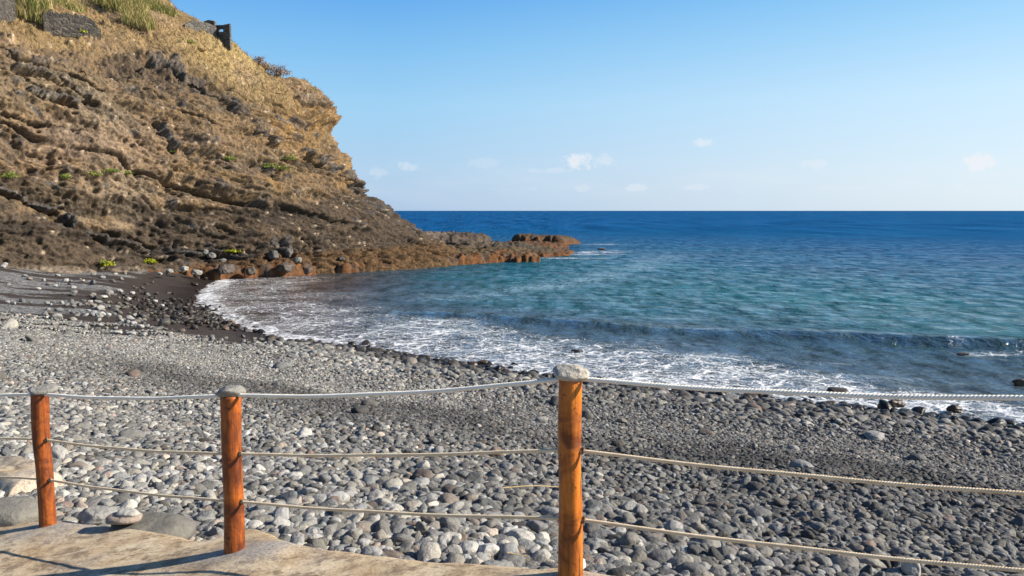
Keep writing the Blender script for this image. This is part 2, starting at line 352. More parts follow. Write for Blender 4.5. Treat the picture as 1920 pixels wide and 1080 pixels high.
def make_masonry(name, c1, c2, scale):
    m, n, l, b = mat(name); p = geopos(n)
    v = n.new('ShaderNodeTexVoronoi'); v.inputs['Scale'].default_value = scale; v.feature = 'DISTANCE_TO_EDGE'
    mp = n.new('ShaderNodeMapping'); mp.inputs['Scale'].default_value = (.7, .7, 1.5); l.new(p, mp.inputs[0]); l.new(mp.outputs[0], v.inputs['Vector'])
    v2 = n.new('ShaderNodeTexVoronoi'); v2.inputs['Scale'].default_value = scale; l.new(mp.outputs[0], v2.inputs['Vector'])
    sp = n.new('ShaderNodeSeparateColor'); l.new(v2.outputs['Color'], sp.inputs[0])
    c = ramp(n, l, sp.outputs[0], [(0, c1), (1, c2)])
    c = mixc_(n, l, ramp(n, l, v.outputs['Distance'], [(.0, (1, 1, 1)), (.09, (0, 0, 0))]), c, (.03, .026, .022))
    l.new(c, b.inputs['Base Color']); b.inputs['Roughness'].default_value = .95
    l.new(bump(n, l, v.outputs['Distance'], 1, .12), b.inputs['Normal']); return m
M_masonry = make_masonry('dry_stone', (.03, .027, .023), (.095, .082, .065), 3.2)
M_ruin = make_masonry('ruin_stone', (.07, .065, .06), (.16, .145, .12), 3.4)

# ------------------------------------------------------------------ shoreline and beach height
WL = np.array([(60,-14),(40,1.0),(26,10.3),(16,16.7),(12.5,18.9),(9.3,20.7),(5.3,22.5),(2.35,24.0),(-2.06,26.8),(-5.3,29.3),(-9,32.0),(-12.8,36),(-16.8,41.5),(-19.3,47),(-21.5,53),(-23,58.5),(-24,64),(-25,74)], float)
WLS = spline(WL, 400)
def shore(x, y):
    """signed distance to the waterline, positive on land"""
    sh = np.shape(x); x = np.ravel(x).astype(float); y = np.ravel(y).astype(float)
    a = WLS[:-1]; b = WLS[1:]; out = np.empty_like(x)
    for i in range(0, len(x), 20000):
        px = x[i:i+20000, None]; py = y[i:i+20000, None]
        dx = b[:, 0]-a[:, 0]; dy = b[:, 1]-a[:, 1]
        t = np.clip(((px-a[:, 0])*dx+(py-a[:, 1])*dy)/(dx*dx+dy*dy), 0, 1)
        ex = px-a[:, 0]-t*dx; ey = py-a[:, 1]-t*dy; d2 = ex*ex+ey*ey
        k = d2.argmin(1); r = np.arange(len(k))
        s = dx[k]*ey[r, k]-dy[k]*ex[r, k]            # polyline runs right to left: land lies to its left
        out[i:i+20000] = np.sqrt(d2[r, k])*np.sign(s)
    return out.reshape(sh)
def beach_z(x, y, d=None):
    if d is None: d = shore(x, y)
    z = np.where(d > 0, .19*np.minimum(d, 3.2)+.158*np.clip(d-3.2, 0, 15.5)+.02*np.clip(d-18.7, 0, 60), .13*np.maximum(d, -40))
    z = z + .10*fbm(x*.22, y*.22, 0, 3, 5)*sm(-1, 3, d) + .05*fbm(x*.9, y*.9, 0, 2, 9)
    z = z + .10*np.exp(-((d-5.5)/1.6)**2) - .08*np.exp(-((d-8.5)/1.5)**2) + .12*np.exp(-((d-13.2)/1.2)**2)
    return z
# gravel streaks on the far dark sand
def gravel_at(x, y, d):
    far = sm(22, 27, y)*sm(-5, -9, x)
    band = fbm((x*.8+y*.25)*.10+3, (y-.35*x)*.42, 0, 4, 31)*.9+.08
    left = sm(2.0, 6.5, d)
    g = np.clip(.5+band*1.1, 0, 1)*left
    wide = 1-sm(0, .8, far)
    return np.clip(far*g + (1-far)*1.0, 0, 1)
xs = np.unique(np.r_[np.arange(-90, -40, 2.), np.arange(-40, 20, .22), np.arange(20, 70, 2.)])
ys = np.unique(np.r_[np.arange(-20, 3, 1.), np.arange(3, 66, .22), np.arange(66, 80, 1.5)])
X, Y = np.meshgrid(xs, ys); D = shore(X, Y); Z = beach_z(X, Y, D)
Z = np.where(Y < 3.0, Z-.0, Z)
beach = mesh_np('beach', np.stack([X, Y, Z-.02], -1), grid_faces(len(ys), len(xs)), M_beach,
    attrs={'gravel': gravel_at(X, Y, D).ravel(), 'wet': (sm(2.6, .3, D+.6*fbm(X*.5, Y*.5, 0, 3, 3))).ravel()})
tag(beach, kind='structure')

# ------------------------------------------------------------------ sea
th = np.radians(np.r_[np.linspace(-75, -42, 16)[:-1], np.linspace(-42, 42, 620), np.linspace(42, 80, 16)[1:]])
inv = np.linspace(1/9.0, 1/45000.0, 760); r = 1/inv
TT, RR = np.meshgrid(th, r); X = RR*np.sin(TT); Y = RR*np.cos(TT)
D = np.where(RR < 260, 0, -400.0); near = RR < 260
D[near] = shore(X[near], Y[near]); E = -D
RIDGE = spline([(-9,43.5),(-3,40.6),(1,38.2),(9.4,34.6),(20,30.6),(34,24)], 160)
rx = RIDGE[:, 0]; ry = RIDGE[:, 1]
yr = np.interp(X, rx, ry); dd = (Y-yr)*.93 + .5*fbm(X*.18, Y*.05, 0, 2, 77)        # distance seaward of the little wave
amp = np.interp(X, [-9, -4, 3, 7, 12, 20, 34], [.03, .16, .26, .12, .28, .40, .4])
wave = amp*np.where(dd < 0, np.exp(-(dd/.45)**2), np.exp(-(dd/2.6)**2))
wave += .10*np.exp(-((dd-11)/2.5)**2)*sm(-2, 10, X)
wave += .05*np.exp(-((E-5.5-fbm(X*.2, Y*.2, 0, 2, 8)*2)/.5)**2)*sm(0, 6, X)
calm = np.interp(np.clip(E, 0, 90), [0, 2, 12, 40, 90], [.12, .25, .55, .9, 1.0])*np.interp(RR, [60, 130, 300], [1, .8, 0])
q1 = Y*.93+X*.37; q2 = X*.93-Y*.37
chop = (.055*fbm(q2*.28, q1*.75, 0, 4, 41) + .07*fbm(q2*.06, q1*.22, 0, 3, 45))*calm
Zs = wave+chop
Zs = np.where(D > 1.2, -.25, Zs) - .02
foam = sm(-.4, .35, E)*(1-sm(.8, 2.4, E))*1.0
fw_ = np.interp(X, [-24, -14, -5, 4, 9, 14, 22], [5.5, 8.5, 9.5, 9.0, 7, 3.6, 3.2])
edge = E/fw_ + .22*fbm(X*.16, Y*.16, 0, 3, 61)
lace = (1-sm(.55, 1.05, edge))*np.interp(X, [-22, -10, 0, 8, 14], [.27, .36, .70, .82, .8])
foam = np.maximum(foam*.98, lace)*sm(-1.2, .1, E)
foam = np.where(near, foam, 0)
foam = np.maximum(foam, np.where(near, sm(.55, 1.0, fbm(X*.8, Y*.8, 0, 3, 90)+.35)*np.exp(-((dd+.1)/.35)**2)*sm(13, 17, X)*.8, 0))
for (fx, fy, sx, sy, k) in [(5.5,90,4.5,1.0,1.0),(11,103,3.5,1.3,1.2),(13.5,107,2.2,.9,1.0),(9,98,3.5,1.6,.9),(14.5,127,3,1.0,1),(-10.7,74.8,1.1,.5,1.1),(19,29.7,1.3,.35,1.0),(21,28.6,1,.3,.9),(-22.5,58,1.6,3,.9),(-21,52,1.4,3,.9)]:
    g = np.exp(-((X-fx)/sx)**2-((Y-fy)/sy)**2)*k*(.8+.9*fbm(X*.7, Y*.5, 0, 3, 12)); foam = np.maximum(foam, np.clip(g, 0, 1.15)*sm(-1.5, .2, E))
tidal = spline([(-7,46),(-2,51),(5.9,61),(12.6,76),(19,95),(23,110)], 80)
xl = np.interp(Y, tidal[:, 1], tidal[:, 0]); slick = np.exp(-((X-xl)/(1.0+.022*Y)/(1+.5*fbm(Y*.1, X*.1, 0, 2, 4)))**2)*sm(45, 51, Y)*(1-sm(88, 110, Y))*.95
slick = slick + .5*np.exp(-((Y-50+.15*X+2.0*fbm(X*.1, Y*.1, 0, 2, 91))/.8)**2)*sm(-15, -12, X)*(1-sm(-5, 0, X))
slick *= np.clip(.8+1.0*fbm(X*.22, Y*.30, 0, 4, 14), 0, 1.2)
slick += .0
def lerpc(t, xp, cols): return np.stack([np.interp(t, xp, [c[i] for c in cols]) for i in range(3)], -1)
Ed = E*1.0+8*fbm(X*.03, Y*.05, 0, 3, 66)*sm(5, 20, E)
wcol = lerpc(Ed, [0, 5, 13, 19, 30, 48, 90, 200, 390], [(.055,.05,.045),(.04,.055,.06),(.03,.06,.075),(.010,.075,.09),(.001,.085,.105),(.001,.07,.13),(.001,.062,.155),(.001,.058,.165),(.002,.056,.165)])
far = sm(200, 3000, RR)[..., None]; wcol = wcol*(1-far)+np.array([.003, .052, .150])*far
mud = (sm(-6, -15, X)*sm(75, 60, Y)*np.exp(-(E/16)**2))[..., None]; mud = np.clip(mud*1.25, 0, 1)
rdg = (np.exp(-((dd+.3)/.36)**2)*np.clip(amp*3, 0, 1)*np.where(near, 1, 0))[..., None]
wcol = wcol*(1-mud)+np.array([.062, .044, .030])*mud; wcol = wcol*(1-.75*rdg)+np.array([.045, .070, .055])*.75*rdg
chopA = np.interp(np.clip(E, 0, 200), [0, 3, 12, 30, 80], [.25, .4, .5, .65, .8])*np.interp(RR, [0, 150, 2000, 20000], [1, 1, .9, .8])
sea = mesh_np('sea', np.stack([X, Y, Zs], -1), grid_faces(*X.shape)[:, ::-1], M_water, attrs={'wcol': wcol.reshape(-1, 3), 'foam': foam.ravel(), 'chop': chopA.ravel(), 'slick': slick.ravel(), 'far_sky_gloss': sm(25, 220, RR).ravel(), 'offing': sm(120, 320, RR).ravel()})
tag(sea, kind='structure')

# ------------------------------------------------------------------ headland cliff
KP = [(-66,8),(-55,20),(-45,31),(-37,41),(-32.3,48),(-29.4,54.5),(-26.4,60.3),(-20.5,65.5),(-14,71.5),(-9.6,77),(-8.6,82),(-10.5,88),(-17,96),(-30,106),(-50,114),(-80,116)]
Kc = spline(KP, 4000); kl = np.r_[0, np.cumsum(np.linalg.norm(np.diff(Kc, axis=0), axis=1))]
# dense where the cliff shows, coarse elsewhere
w = np.where((Kc[1:, 1] > 40) & (Kc[1:, 0] > -40) & (Kc[1:, 1] < 84), 1.0, .22); cw = np.r_[0, np.cumsum(w*np.diff(kl))]
NC = 760; Kq = np.stack([np.interp(np.linspace(0, cw[-1], NC), cw, Kc[:, i]) for i in (0, 1)], -1)
kq = np.interp(np.linspace(0, cw[-1], NC), cw, kl)
zr = np.r_[np.linspace(-1.5, 24, 400)[:-1], np.linspace(24, 34, 60)[:-1], np.linspace(34, 50, 14)]; NR = len(zr)
Q = np.array([-78., 92.]); V = Q-Kq; L = np.linalg.norm(V, axis=1, keepdims=True); V = V/L
g = np.interp(zr, [-1.5, 0, 3, 9, 17, 20, 25, 35, 50], [-1.2, 0, 1.3, 3.6, 7.4, 11.5, 20, 37, 60])
PX = Kq[None, :, 0]+V[None, :, 0]*g[:, None]; PY = Kq[None, :, 1]+V[None, :, 1]*g[:, None]
SIL = [(792,447),(764,433),(736,420),(720,408),(692,392),(668,375),(650,340),(634,310),(634,295),(625,270),(608,240),(601,205),(590,172),(560,150),(520,138),(478,108),(440,84),(400,67),(360,54),(335,46),(310,24),(270,-20),(150,-80),(40,-130)]
sz = []; sr = []
for (a, b_) in SIL:
    Dn = 78+max(0, (160-b_)*.10) if b_ < 160 else 78
    p = P(a, b_, fwd=Dn); sz.append(p.z); sr.append(p.x/p.y)
nosew = np.exp(-((kq-np.interp(np.argmax(Kc[:, 0]/Kc[:, 1]), np.arange(4000), kl))/17.0)**2)
for j in range(NR):
    target = np.interp(zr[j], sz, sr)
    if zr[j] < sz[0]: target = sr[0]+.06*(sz[0]-zr[j])/3
    for it in range(3):
        rat = PX[j]/PY[j]; k = rat[NC//6:].argmax()+NC//6
        PX[j] += (target-rat[k])*PY[j, k]*np.exp(-((kq-kq[k])/17.0)**2)
PZ = np.repeat(zr[:, None], NC, 1)
NXv = -np.repeat(V[None, :, 0], NR, 0); NYv = -np.repeat(V[None, :, 1], NR, 0)
gs = np.gradient(g, zr); up = np.clip(gs/np.sqrt(1+gs**2), 0, .95)[:, None]; hz = np.sqrt(1-up**2)
sx_, sy_ = proj(PX, PY, PZ)                                   # where each spot of the face shows, used to place its ledges and beds
wx = PX+1.4*fbm(PX*.2, PY*.2, PZ*.2, 2, 201); wy = PY+1.4*fbm(PX*.2, PY*.2, PZ*.2, 2, 202); wz = PZ+.32*(PX+PY*.4)
big = fbm(wx*.085, wy*.085, wz*.10, 3, 211)
mid = fbm(wx*.30, wy*.30, wz*.62, 4, 221, .55, True)
fin = fbm(wx*1.0, wy*1.0, wz*1.4, 4, 231, .6)
wk, wid = worley(wx*.9, wy*.9, wz*1.1, 5); wk2, wid2 = worley(PX*2.6, PY*2.6, PZ*2.8, 6)
rockm = sm(.55, .1, wk)*(wid > .72); rock2 = sm(.6, .1, wk2)*(wid2 > .6)
steep = sm(.9, .6, up)*np.ones_like(PX)
brow = np.interp(sx_, [-200, 0, 180, 260, 330, 400, 480, 560, 600], [60, 70, 95, 80, 95, 140, 190, 200, 210])
face = sm(-25, 25, sy_-brow+18*fbm(PX*.4, PY*.4, PZ*.4, 3, 251))     # 1 on the bare cliff, 0 on the grassy slope above
low = sm(400, 470, sy_)
disp = 1.7*big + (.26*mid-.14)*(.25+.75*face) + .24*fin*(.4+.6*face) + .13*(fbm(wx*2.3, wy*2.3, wz*2.9, 3, 241, .65, True)-.6)*(.3+.7*face) + .15*rockm*face + .15*rock2*(.35+.65*face)
qs = PZ+.30*(PX+PY*.2)+1.1*fbm(PX*.12, PY*.12, PZ*.12, 3, 261)
str1 = vnoise(qs*.42, PX*.02, PY*.02, 262); str2 = vnoise(qs*1.25, PX*.05, PY*.05, 263); str3 = vnoise(qs*3.3, PX*.10, PY*.10, 264)
strata = 1.1*np.tanh(str1*2.2)+.45*np.tanh(str2*2.5)+.16*np.tanh(str3*3)
gully = fbm((PX-PY)*.22+.6*vnoise(PX*.2, PY*.2, PZ*.3, 7), PZ*.05, 0, 3, 265, .5, True)
crk = np.abs(vnoise(qs*.55+3, PX*.035, PY*.035, 266)); crk2 = np.abs(vnoise(qs*1.5+9, PX*.06, PY*.06, 267)); cm = sm(-.4, .0, vnoise(PX*.12, PY*.25, PZ*.25, 268))
crack = sm(.085, .02, crk)*cm + .55*sm(.11, .03, crk2)*(1-cm*.5)*sm(-.2, .2, vnoise(PX*.4, PY*.4, PZ*.3, 269))
disp += (.68*strata - .25*sm(1.0, 1.6, gully) - .65*crack)*face
hole = sm(.42, .15, worley(PX*.85+7, PY*.85, PZ*1.2, 9)[0])*(vnoise(PX*.3, PY*.3, PZ*.3, 77) > .12)*face; disp -= .40*hole*(vnoise(PX*.2, PY*.2, PZ*.2, 78) > .05)
def seg_d(px, py, pts):
    best = np.full(px.shape, 1e9); side = np.zeros(px.shape)
    for (x0, y0), (x1, y1) in zip(pts[:-1], pts[1:]):
        dx, dy = x1-x0, y1-y0; t = np.clip(((px-x0)*dx+(py-y0)*dy)/(dx*dx+dy*dy), 0, 1)
        ex, ey = px-x0-t*dx, py-y0-t*dy; d = np.hypot(ex, ey); m = d < best
        best = np.where(m, d, best); side = np.where(m, ey, side)
    return best, side
LEDGES = [([(0,345),(55,362),(105,385)],8,1.0),([(125,408),(165,425),(200,440)],8,1.0),([(205,448),(300,458),(400,470),(470,480)],6,.5),
          ([(285,96),(318,108),(350,126)],6,.75),([(352,128),(385,150),(425,178),(470,215)],6,.5),([(0,100),(40,108),(90,112)],7,.6),([(30,128),(75,140),(118,152)],6,.7),([(55,176),(95,184),(140,193)],7,.8),([(110,140),(140,160),(165,178)],6,.5),
          ([(298,218),(320,245),(335,272)],6,.9),([(555,290),(590,305),(618,322)],7,1.0),([(618,322),(650,350),(690,385)],5,.8),
          ([(315,320),(335,345),(340,395)],4,.5),([(560,175),(580,190),(598,205)],5,.5),([(480,235),(510,270)],8,.6),([(500,450),(520,475)],6,.7),([(520,447),(545,478)],6,.7),([(690,388),(730,402),(775,432)],7,.6)]
ledge = np.zeros_like(PX); under = np.zeros_like(PX)
jx = 7*fbm(PX*.9, PY*.9, PZ*.9, 3, 301); jy = 7*fbm(PX*.9, PY*.9, PZ*.9, 3, 302)
inwin = (sx_ > -60) & (sx_ < 820)
for pts, wd, st in LEDGES:
    d, side = seg_d(sx_+jx, sy_+jy, pts); m = sm(wd*1.05, wd*.6, d)*st*inwin*sm(-.6, -.1, vnoise(PX*.8, PY*.8, PZ*.8, int(wd*7))); ledge = np.maximum(ledge, m)
    d2, _ = seg_d(sx_+jx, sy_+jy-wd*1.35, pts); under = np.maximum(under, sm(wd*.75, wd*.2, d2)*st*inwin)
col_ = (np.abs(((sx_*.9+sy_*.1)/6.5+.6*fbm(PX, PY, 0, 2, 5)) % 1-.5)*2)
disp += ledge*(.42+.2*sm(.15, .5, col_)) - 1.1*under*(1-np.clip(ledge, 0, 1))
pit, pid = worley(PX*1.5+3, PY*1.5, PZ*1.9, 19); disp -= .30*sm(.38, .12, pit)*(pid > .62)*face
pit2, pid2 = worley(PX*3.4+3, PY*3.4, PZ*4.0, 29); disp -= .15*sm(.4, .12, pit2)*(pid2 > .45)*face
disp *= 1-.55*sm(120, 40, sy_)*sm(200, 300, sx_)
blk, bid = worley(PX*1.3, PY*1.3, PZ*1.7, 61); disp += sm(440, 470, sy_)*sm(340, 420, sx_)*(.55*(.5-blk)+.35*(bid-.5)-.35*sm(.62, .75, blk))
disp *= sm(-1.5, 1.5, PZ)*.6+.4
nose_soft = 1
CX = PX+NXv*disp*hz; CY = PY+NYv*disp*hz; CZ = PZ+disp*up*.8+.25*fin*sm(.3, .8, up)
# colours of the beds, with shade put into the cracks and holes
def cc(*c): return np.array(c)
tan = cc(.168, .116, .066); och = cc(.24, .15, .06); dk = cc(.045, .037, .030); gry = cc(.085, .082, .08); pale = cc(.205, .16, .112); drygrass = cc(.20, .14, .07); redd = cc(.30, .15, .07)
n1 = fbm(wx*.16, wy*.16, wz*.4, 4, 401); n2 = fbm(wx*.5, wy*.5, wz*.9, 4, 402); n3 = fbm(PX*.07, PY*.07, PZ*.12, 3, 403)
def mx(a, b, m): m = np.clip(m, 0, 1)[..., None]; return a*(1-m)+b*m
col = np.broadcast_to(tan, PX.shape+(3,)).copy()
col = mx(col, cc(.115, .086, .058), sm(-.2, .35, n1)); col = mx(col, och, sm(.0, .5, n2+n3*.8)*.7*sm(250, 480, sx_))
def blob(cx, cy, rx_, ry_): return np.exp(-(((sx_-cx)/rx_)**2+((sy_-cy)/ry_)**2))
col = mx(col, cc(.15, .115, .075), blob(80, 160, 140, 60)*1.1*sm(-.5, .3, n2+.3)); col = mx(col, cc(.22, .16, .115), blob(180, 270, 170, 40)*.7)
col = mx(col, cc(.082, .062, .045), sm(.05, .45, -str1+.4*n2)*.75); col = mx(col, cc(.19, .135, .078), sm(.1, .5, str2+.3*n1)*.5)
col = mx(col, pale, blob(235, 370, 75, 60)*1.2*sm(-.4, .4, n2+.3)); col = mx(col, pale, blob(190, 215, 60, 45)*.8)
col = mx(col, och, blob(560, 230, 60, 60)*.9); col = mx(col, redd, blob(590, 170, 30, 30)*.5)
col = mx(col, gry*1.1, sm(.15, .5, n2)*blob(540, 190, 70, 50)*1.4)
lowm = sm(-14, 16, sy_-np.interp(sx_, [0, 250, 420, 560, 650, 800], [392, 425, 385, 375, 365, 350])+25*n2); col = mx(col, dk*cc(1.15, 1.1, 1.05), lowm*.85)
col = mx(col, cc(.22, .18, .14), sm(500, 512, sy_)*sm(380, 320, sx_)*.7)
col = mx(col, drygrass, (1-face)*sm(-.6, .2, n2+.2)); col = mx(col, cc(.33, .25, .11), (1-face)*blob(450, 100, 90, 50)*.9)
col = mx(col, cc(.27, .19, .12), (1-face)*sm(.0, .5, n1)*.6)
col = mx(col, dk*.8, crack*face*.7); col = mx(col, gry, np.clip(ledge*1.1, 0, 1)*.85); col = mx(col, gry*.9, rockm*face*(wid > .84)*.8); col = mx(col, cc(.55, .45, .33), rock2*(wid2 > .93)*.6)
col = mx(col, dk*.6, hole*.5)  # shade inside the hollows put into the colour
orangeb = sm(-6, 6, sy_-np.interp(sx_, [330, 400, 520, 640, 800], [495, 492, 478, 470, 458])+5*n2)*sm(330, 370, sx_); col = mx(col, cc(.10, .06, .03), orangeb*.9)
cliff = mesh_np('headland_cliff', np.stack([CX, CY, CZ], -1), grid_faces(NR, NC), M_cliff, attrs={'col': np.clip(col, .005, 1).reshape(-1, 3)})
tag(cliff, kind='structure')
FX, FY = proj(CX, CY, CZ); FD = np.hypot(CX, CY)
vis = (FX > -80) & (FX < 830) & (CY < 96)
fX, fY, fD = FX[vis], FY[vis], FD[vis]; fP = np.stack([CX, CY, CZ], -1)[vis]
def surf(px, py, rad=5):
    d = np.hypot(fX-px, fY-py); m = np.where(d < rad)[0]
    if len(m) == 0: m = np.array([d.argmin()])
    dm = fD[m].min(); k = m[np.argmin(d[m]+(fD[m] > dm+2.5)*100)]
    return Vector(fP[k])

# ------------------------------------------------------------------ rock shelf running out from the headland
def poly_sd(px, py, poly):
    poly = np.asarray(poly, float); best = np.full(px.shape, 1e9); ins = np.zeros(px.shape, bool)
    for i in range(len(poly)):
        x0, y0 = poly[i]; x1, y1 = poly[(i+1) % len(poly)]
        dx, dy = x1-x0, y1-y0; t = np.clip(((px-x0)*dx+(py-y0)*dy)/(dx*dx+dy*dy), 0, 1)
        best = np.minimum(best, np.hypot(px-x0-t*dx, py-y0-t*dy))
        c = ((y0 > py) != (y1 > py)) & (px < (x1-x0)*(py-y0)/((y1-y0) if y1 != y0 else 1e-9)+x0); ins ^= c
    return np.where(ins, best, -best)
xs = np.arange(-33, 20, .17); ys = np.concatenate([np.arange(54, 96, .17), np.arange(96, 142, .3)]); X, Y = np.meshgrid(xs, ys)
wX = X+1.1*fbm(X*.28, Y*.28, 0, 4, 501, .6); wY = Y+1.4*fbm(X*.28, Y*.28, 0, 4, 502, .6)
A = poly_sd(wX, wY, [(-29,59),(-26,60),(-24.5,61.6),(-19.8,64.3),(-16,68),(-13,72.0),(-10.5,75.3),(-6,78.6),(-1,82),(2.6,84.0),(3,85.6),(-2,86.6),(-5,88.6),(1,90.5),(5,93),(7.6,96.5),(9,103),(7,110),(3,114),(-5,112),(-20,104),(-34,85),(-34,66)])
B = poly_sd(wX, wY, [(.3,124.5),(5,124.5),(9.5,126),(12,131),(9,134),(0.5,134)])
Cc = poly_sd(X+.6*fbm(X*.5, Y*.5, 0, 3, 51), Y+.6*fbm(X*.5, Y*.5, 0, 3, 52), [(-16,90),(-11.5,93),(-4,99),(-2.2,104),(-6,108),(-18,102)])
Db = poly_sd(wX, wY, [(-3,108),(5,110),(10,117),(9,122),(3,127),(-3,122)])
E1 = poly_sd(wX, wY, [(-4,80.4),(-1,82),(2.6,84),(2.4,85.4),(-2,86),(-4.5,84.5)])
rg = fbm(X*.55, Y*.55, 0, 5, 511, .6, True); f5 = fbm(X*1.7, Y*1.7, 0, 4, 512, .6)
wkr, wir = worley(X*.8, Y*.8, X*0+.5, 21)
kx = np.interp(X, [-12, -3, 3, 8, 14], [1, .7, .40, .22, .1]); h = -1.2+np.where(A > -1, sm(-.35, .5, A)*(1.15+(.4+.2*wir)*kx)+(.55*sm(.5, 4, A)+.5*sm(3, 9, A))*kx, 0)
h = np.maximum(h, -1.2+sm(-.4, .9, B)*2.15*np.interp(X, [0, 4, 8, 11], [1.05, 1, .93, .72])+.3*sm(0, 2, B)); h = np.maximum(h, -1.2+sm(-.4, .8, Cc)*3.05+.3*sm(0, 3, Cc))
h = np.maximum(h, -1.2+sm(-.5, 1.5, Db)*1.5); h = np.maximum(h, -1.2+sm(-.3, .4, E1)*1.58)
landm = sm(-.9, .2, h); h += landm*(.34*rg*(.4+.6*kx)-.2+.2*f5*(.4+.6*kx)+.3*sm(.45, .1, wkr)*(wir > .7)*kx); 
h += landm*.25*fbm(X*.18, Y*.18, 0, 2, 519)
hq = np.floor(h/.22+.5*fbm(X*.3, Y*.3, 0, 2, 530))*.22+.05; h = np.where(h > -.1, .6*h+.4*np.maximum(hq, -.1), h) + landm*.11*fbm(X*1.9, Y*1.9, 0, 4, 531, .65, True)*(.5+.5*kx)
ro = cc(.115, .055, .023); ol = cc(.085, .065, .032); dkr = cc(.075, .06, .048)
nn = fbm(X*.35, Y*.35, 0, 4, 521); col = np.broadcast_to(ro, X.shape+(3,)).copy()
col = mx(col, ol, sm(1.0, 3.2, A+1.6*nn)*.9); col = mx(col, cc(.06, .05, .038), sm(3.0, 6.5, A+2.5*nn)*.85); col = mx(col, dkr, sm(.0, .4, fbm(X*.9, Y*.9, 0, 4, 522))*.85); col = mx(col, cc(.12, .05, .02), sm(.30, .02, h)); col = mx(col, dkr*.9, sm(-.5, .6, Cc)); col = mx(col, cc(.065, .052, .034), sm(.2, 1.2, B)*.85)
col = mx(col, cc(.17, .14, .11), sm(1.05, 1.5, h)*sm(4, 7, A)*sm(-6, -12, X))
reef = mesh_np('rock_shelf', np.stack([X, Y, h], -1), grid_faces(len(ys), len(xs)), M_reef, attrs={'col': np.clip(col, .005, 1).reshape(-1, 3)}); tag(reef, kind='structure')

# ------------------------------------------------------------------ stone shapes
import bmesh
def ico(sub):
    bm = bmesh.new(); bmesh.ops.create_icosphere(bm, subdivisions=sub, radius=1); v = np.array([x.co[:] for x in bm.verts]); f = np.array([[x.index for x in q.verts] for q in bm.faces]); bm.free(); return v, f
ICO = {k: ico(k) for k in (3, 4)}
def stone_np(seed, sub=3, dims=(1, .74, .5), rough=.16, box=0.0, fine=0.0):
    v, f = ICO[sub]; r = np.random.default_rng(seed); o = r.random(3)*50
    d = v.copy()
    if box: d = np.sign(v)*np.abs(v)**(1-box); d /= np.linalg.norm(d, axis=1).max()*.82
    k = 1+rough*fbm(v[:, 0]*.9+o[0], v[:, 1]*.9+o[1], v[:, 2]*.9+o[2], 2, 3)+rough*.35*fbm(v[:, 0]*2.2+o[1], v[:, 1]*2.2+o[2], v[:, 2]*2.2+o[0], 2, 4)
    for _ in range(3):                                            # a few planed off sides, as rolled cobbles have
        nv = r.normal(size=3); nv /= np.linalg.norm(nv); lim = r.uniform(.72, .95); s = (d@nv)
        d = d-np.outer(np.clip(s-lim, 0, None)*.75, nv)
    if fine: k = k+fine*fbm(v[:, 0]*5+o[0], v[:, 1]*5+o[1], v[:, 2]*5+o[2], 3, 8)
    return d*k[:, None]*np.array(dims), f
NV = 14; variants = []
vr = np.random.default_rng(3)
for i in range(NV):
    dm = (1, vr.uniform(.66, .95), vr.uniform(.48, .78)); v, f = stone_np(i+10, 3, dm, .2, box=vr.uniform(0, .22))
    o = mesh_np('pebble', v, f, M_stone, link=False); variants.append(o)
def cobble_mesh(seed, dims, rough=.18, box=.1, sub=4, fine=.02, m=M_stone):
    v, f = stone_np(seed, sub, dims, rough, box, fine); fm = max(dims); o = mesh_np('stone', v/fm, f, m, link=False); o.data['unit'] = fm; return o.data
def put_stone(name, me, loc, rot, scale, tone, hue, wet, label, cat, group=None):
    o = bpy.data.objects.new(name, me); C.objects.link(o); o.location = loc; o.rotation_euler = rot
    o.scale = scale if hasattr(scale, '__len__') else (scale*me.get('unit', 1.0),)*3
    o['tone'] = float(tone); o['hue'] = float(hue); o['wet'] = float(wet); tag(o, label, cat, group); return o

# ------------------------------------------------------------------ concrete walkway
def zw(x, y):
    z = 3.74+.135*(x-.285)-.02*(y-3.6)
    z = z+.05*np.exp(-(((x+1.50)/.35)**2+((y-4.33)/.25)**2))+.03*np.exp(-(((x+3.3)/.35)**2+((y-5.3)/.25)**2))
    return z
def on_walk(px, py):
    z = 3.6
    for _ in range(12): p = P(px, py, z=z); z = float(zw(p.x, p.y))
    return p
EDGE = [(-700,905),(-350,935),(-100,957),(0,966),(60,972),(110,972),(160,976),(250,987),(330,997),(385,1005),(425,998),(470,984),(500,990),(525,1004),(560,1014),(640,1026),(760,1040),(860,1048),(960,1053),(1010,1058),(1050,1055),(1100,1062),(1200,1076),(1320,1092),(1500,1112),(1750,1140),(2050,1170),(2500,1215)]
ed = np.array([on_walk(*e)[:2] for e in EDGE]); ed = spline(ed, 620)
ed[:, 1] += .025*fbm(ed[:, 0]*3, ed[:, 1]*3, 0, 4, 601)
vv = np.r_[0, .006, .015, .03, .05, .08, .11, .15, np.linspace(.2, 3, 80), np.linspace(3.2, 7, 12)]
X = np.repeat(ed[None, :, 0], len(vv), 0)-0.25*vv[:, None]; Y = np.repeat(ed[None, :, 1], len(vv), 0)-vv[:, None]
Zc = zw(X, Y)+.006*fbm(X*1.4, Y*1.4, 0, 3, 602)+.0025*fbm(X*9, Y*9, 0, 4, 603)-.022*np.exp(-vv[:, None]/.025)-.008*np.exp(-vv[:, None]/.1)
post_xy = [(-5.25,6.35),(-3.33,5.40),(-1.63,4.40),(.285,3.60),(2.26,2.78)]
skx = np.stack([ed[:, 0]+.02*fbm(ed[:, 0]*4, 0, 3, 2, 605), ed[:, 1]+.03]); rows = []
for k, dz in enumerate((.10, .22, .45, 1.0)):
    rows.append(np.stack([ed[:, 0]+.02*fbm(ed[:, 0]*4, k, 3, 2, 605), ed[:, 1]+.015*(k+1)+.03*fbm(ed[:, 0]*3, k*2., 1, 3, 606), Zc[0]-dz], -1))
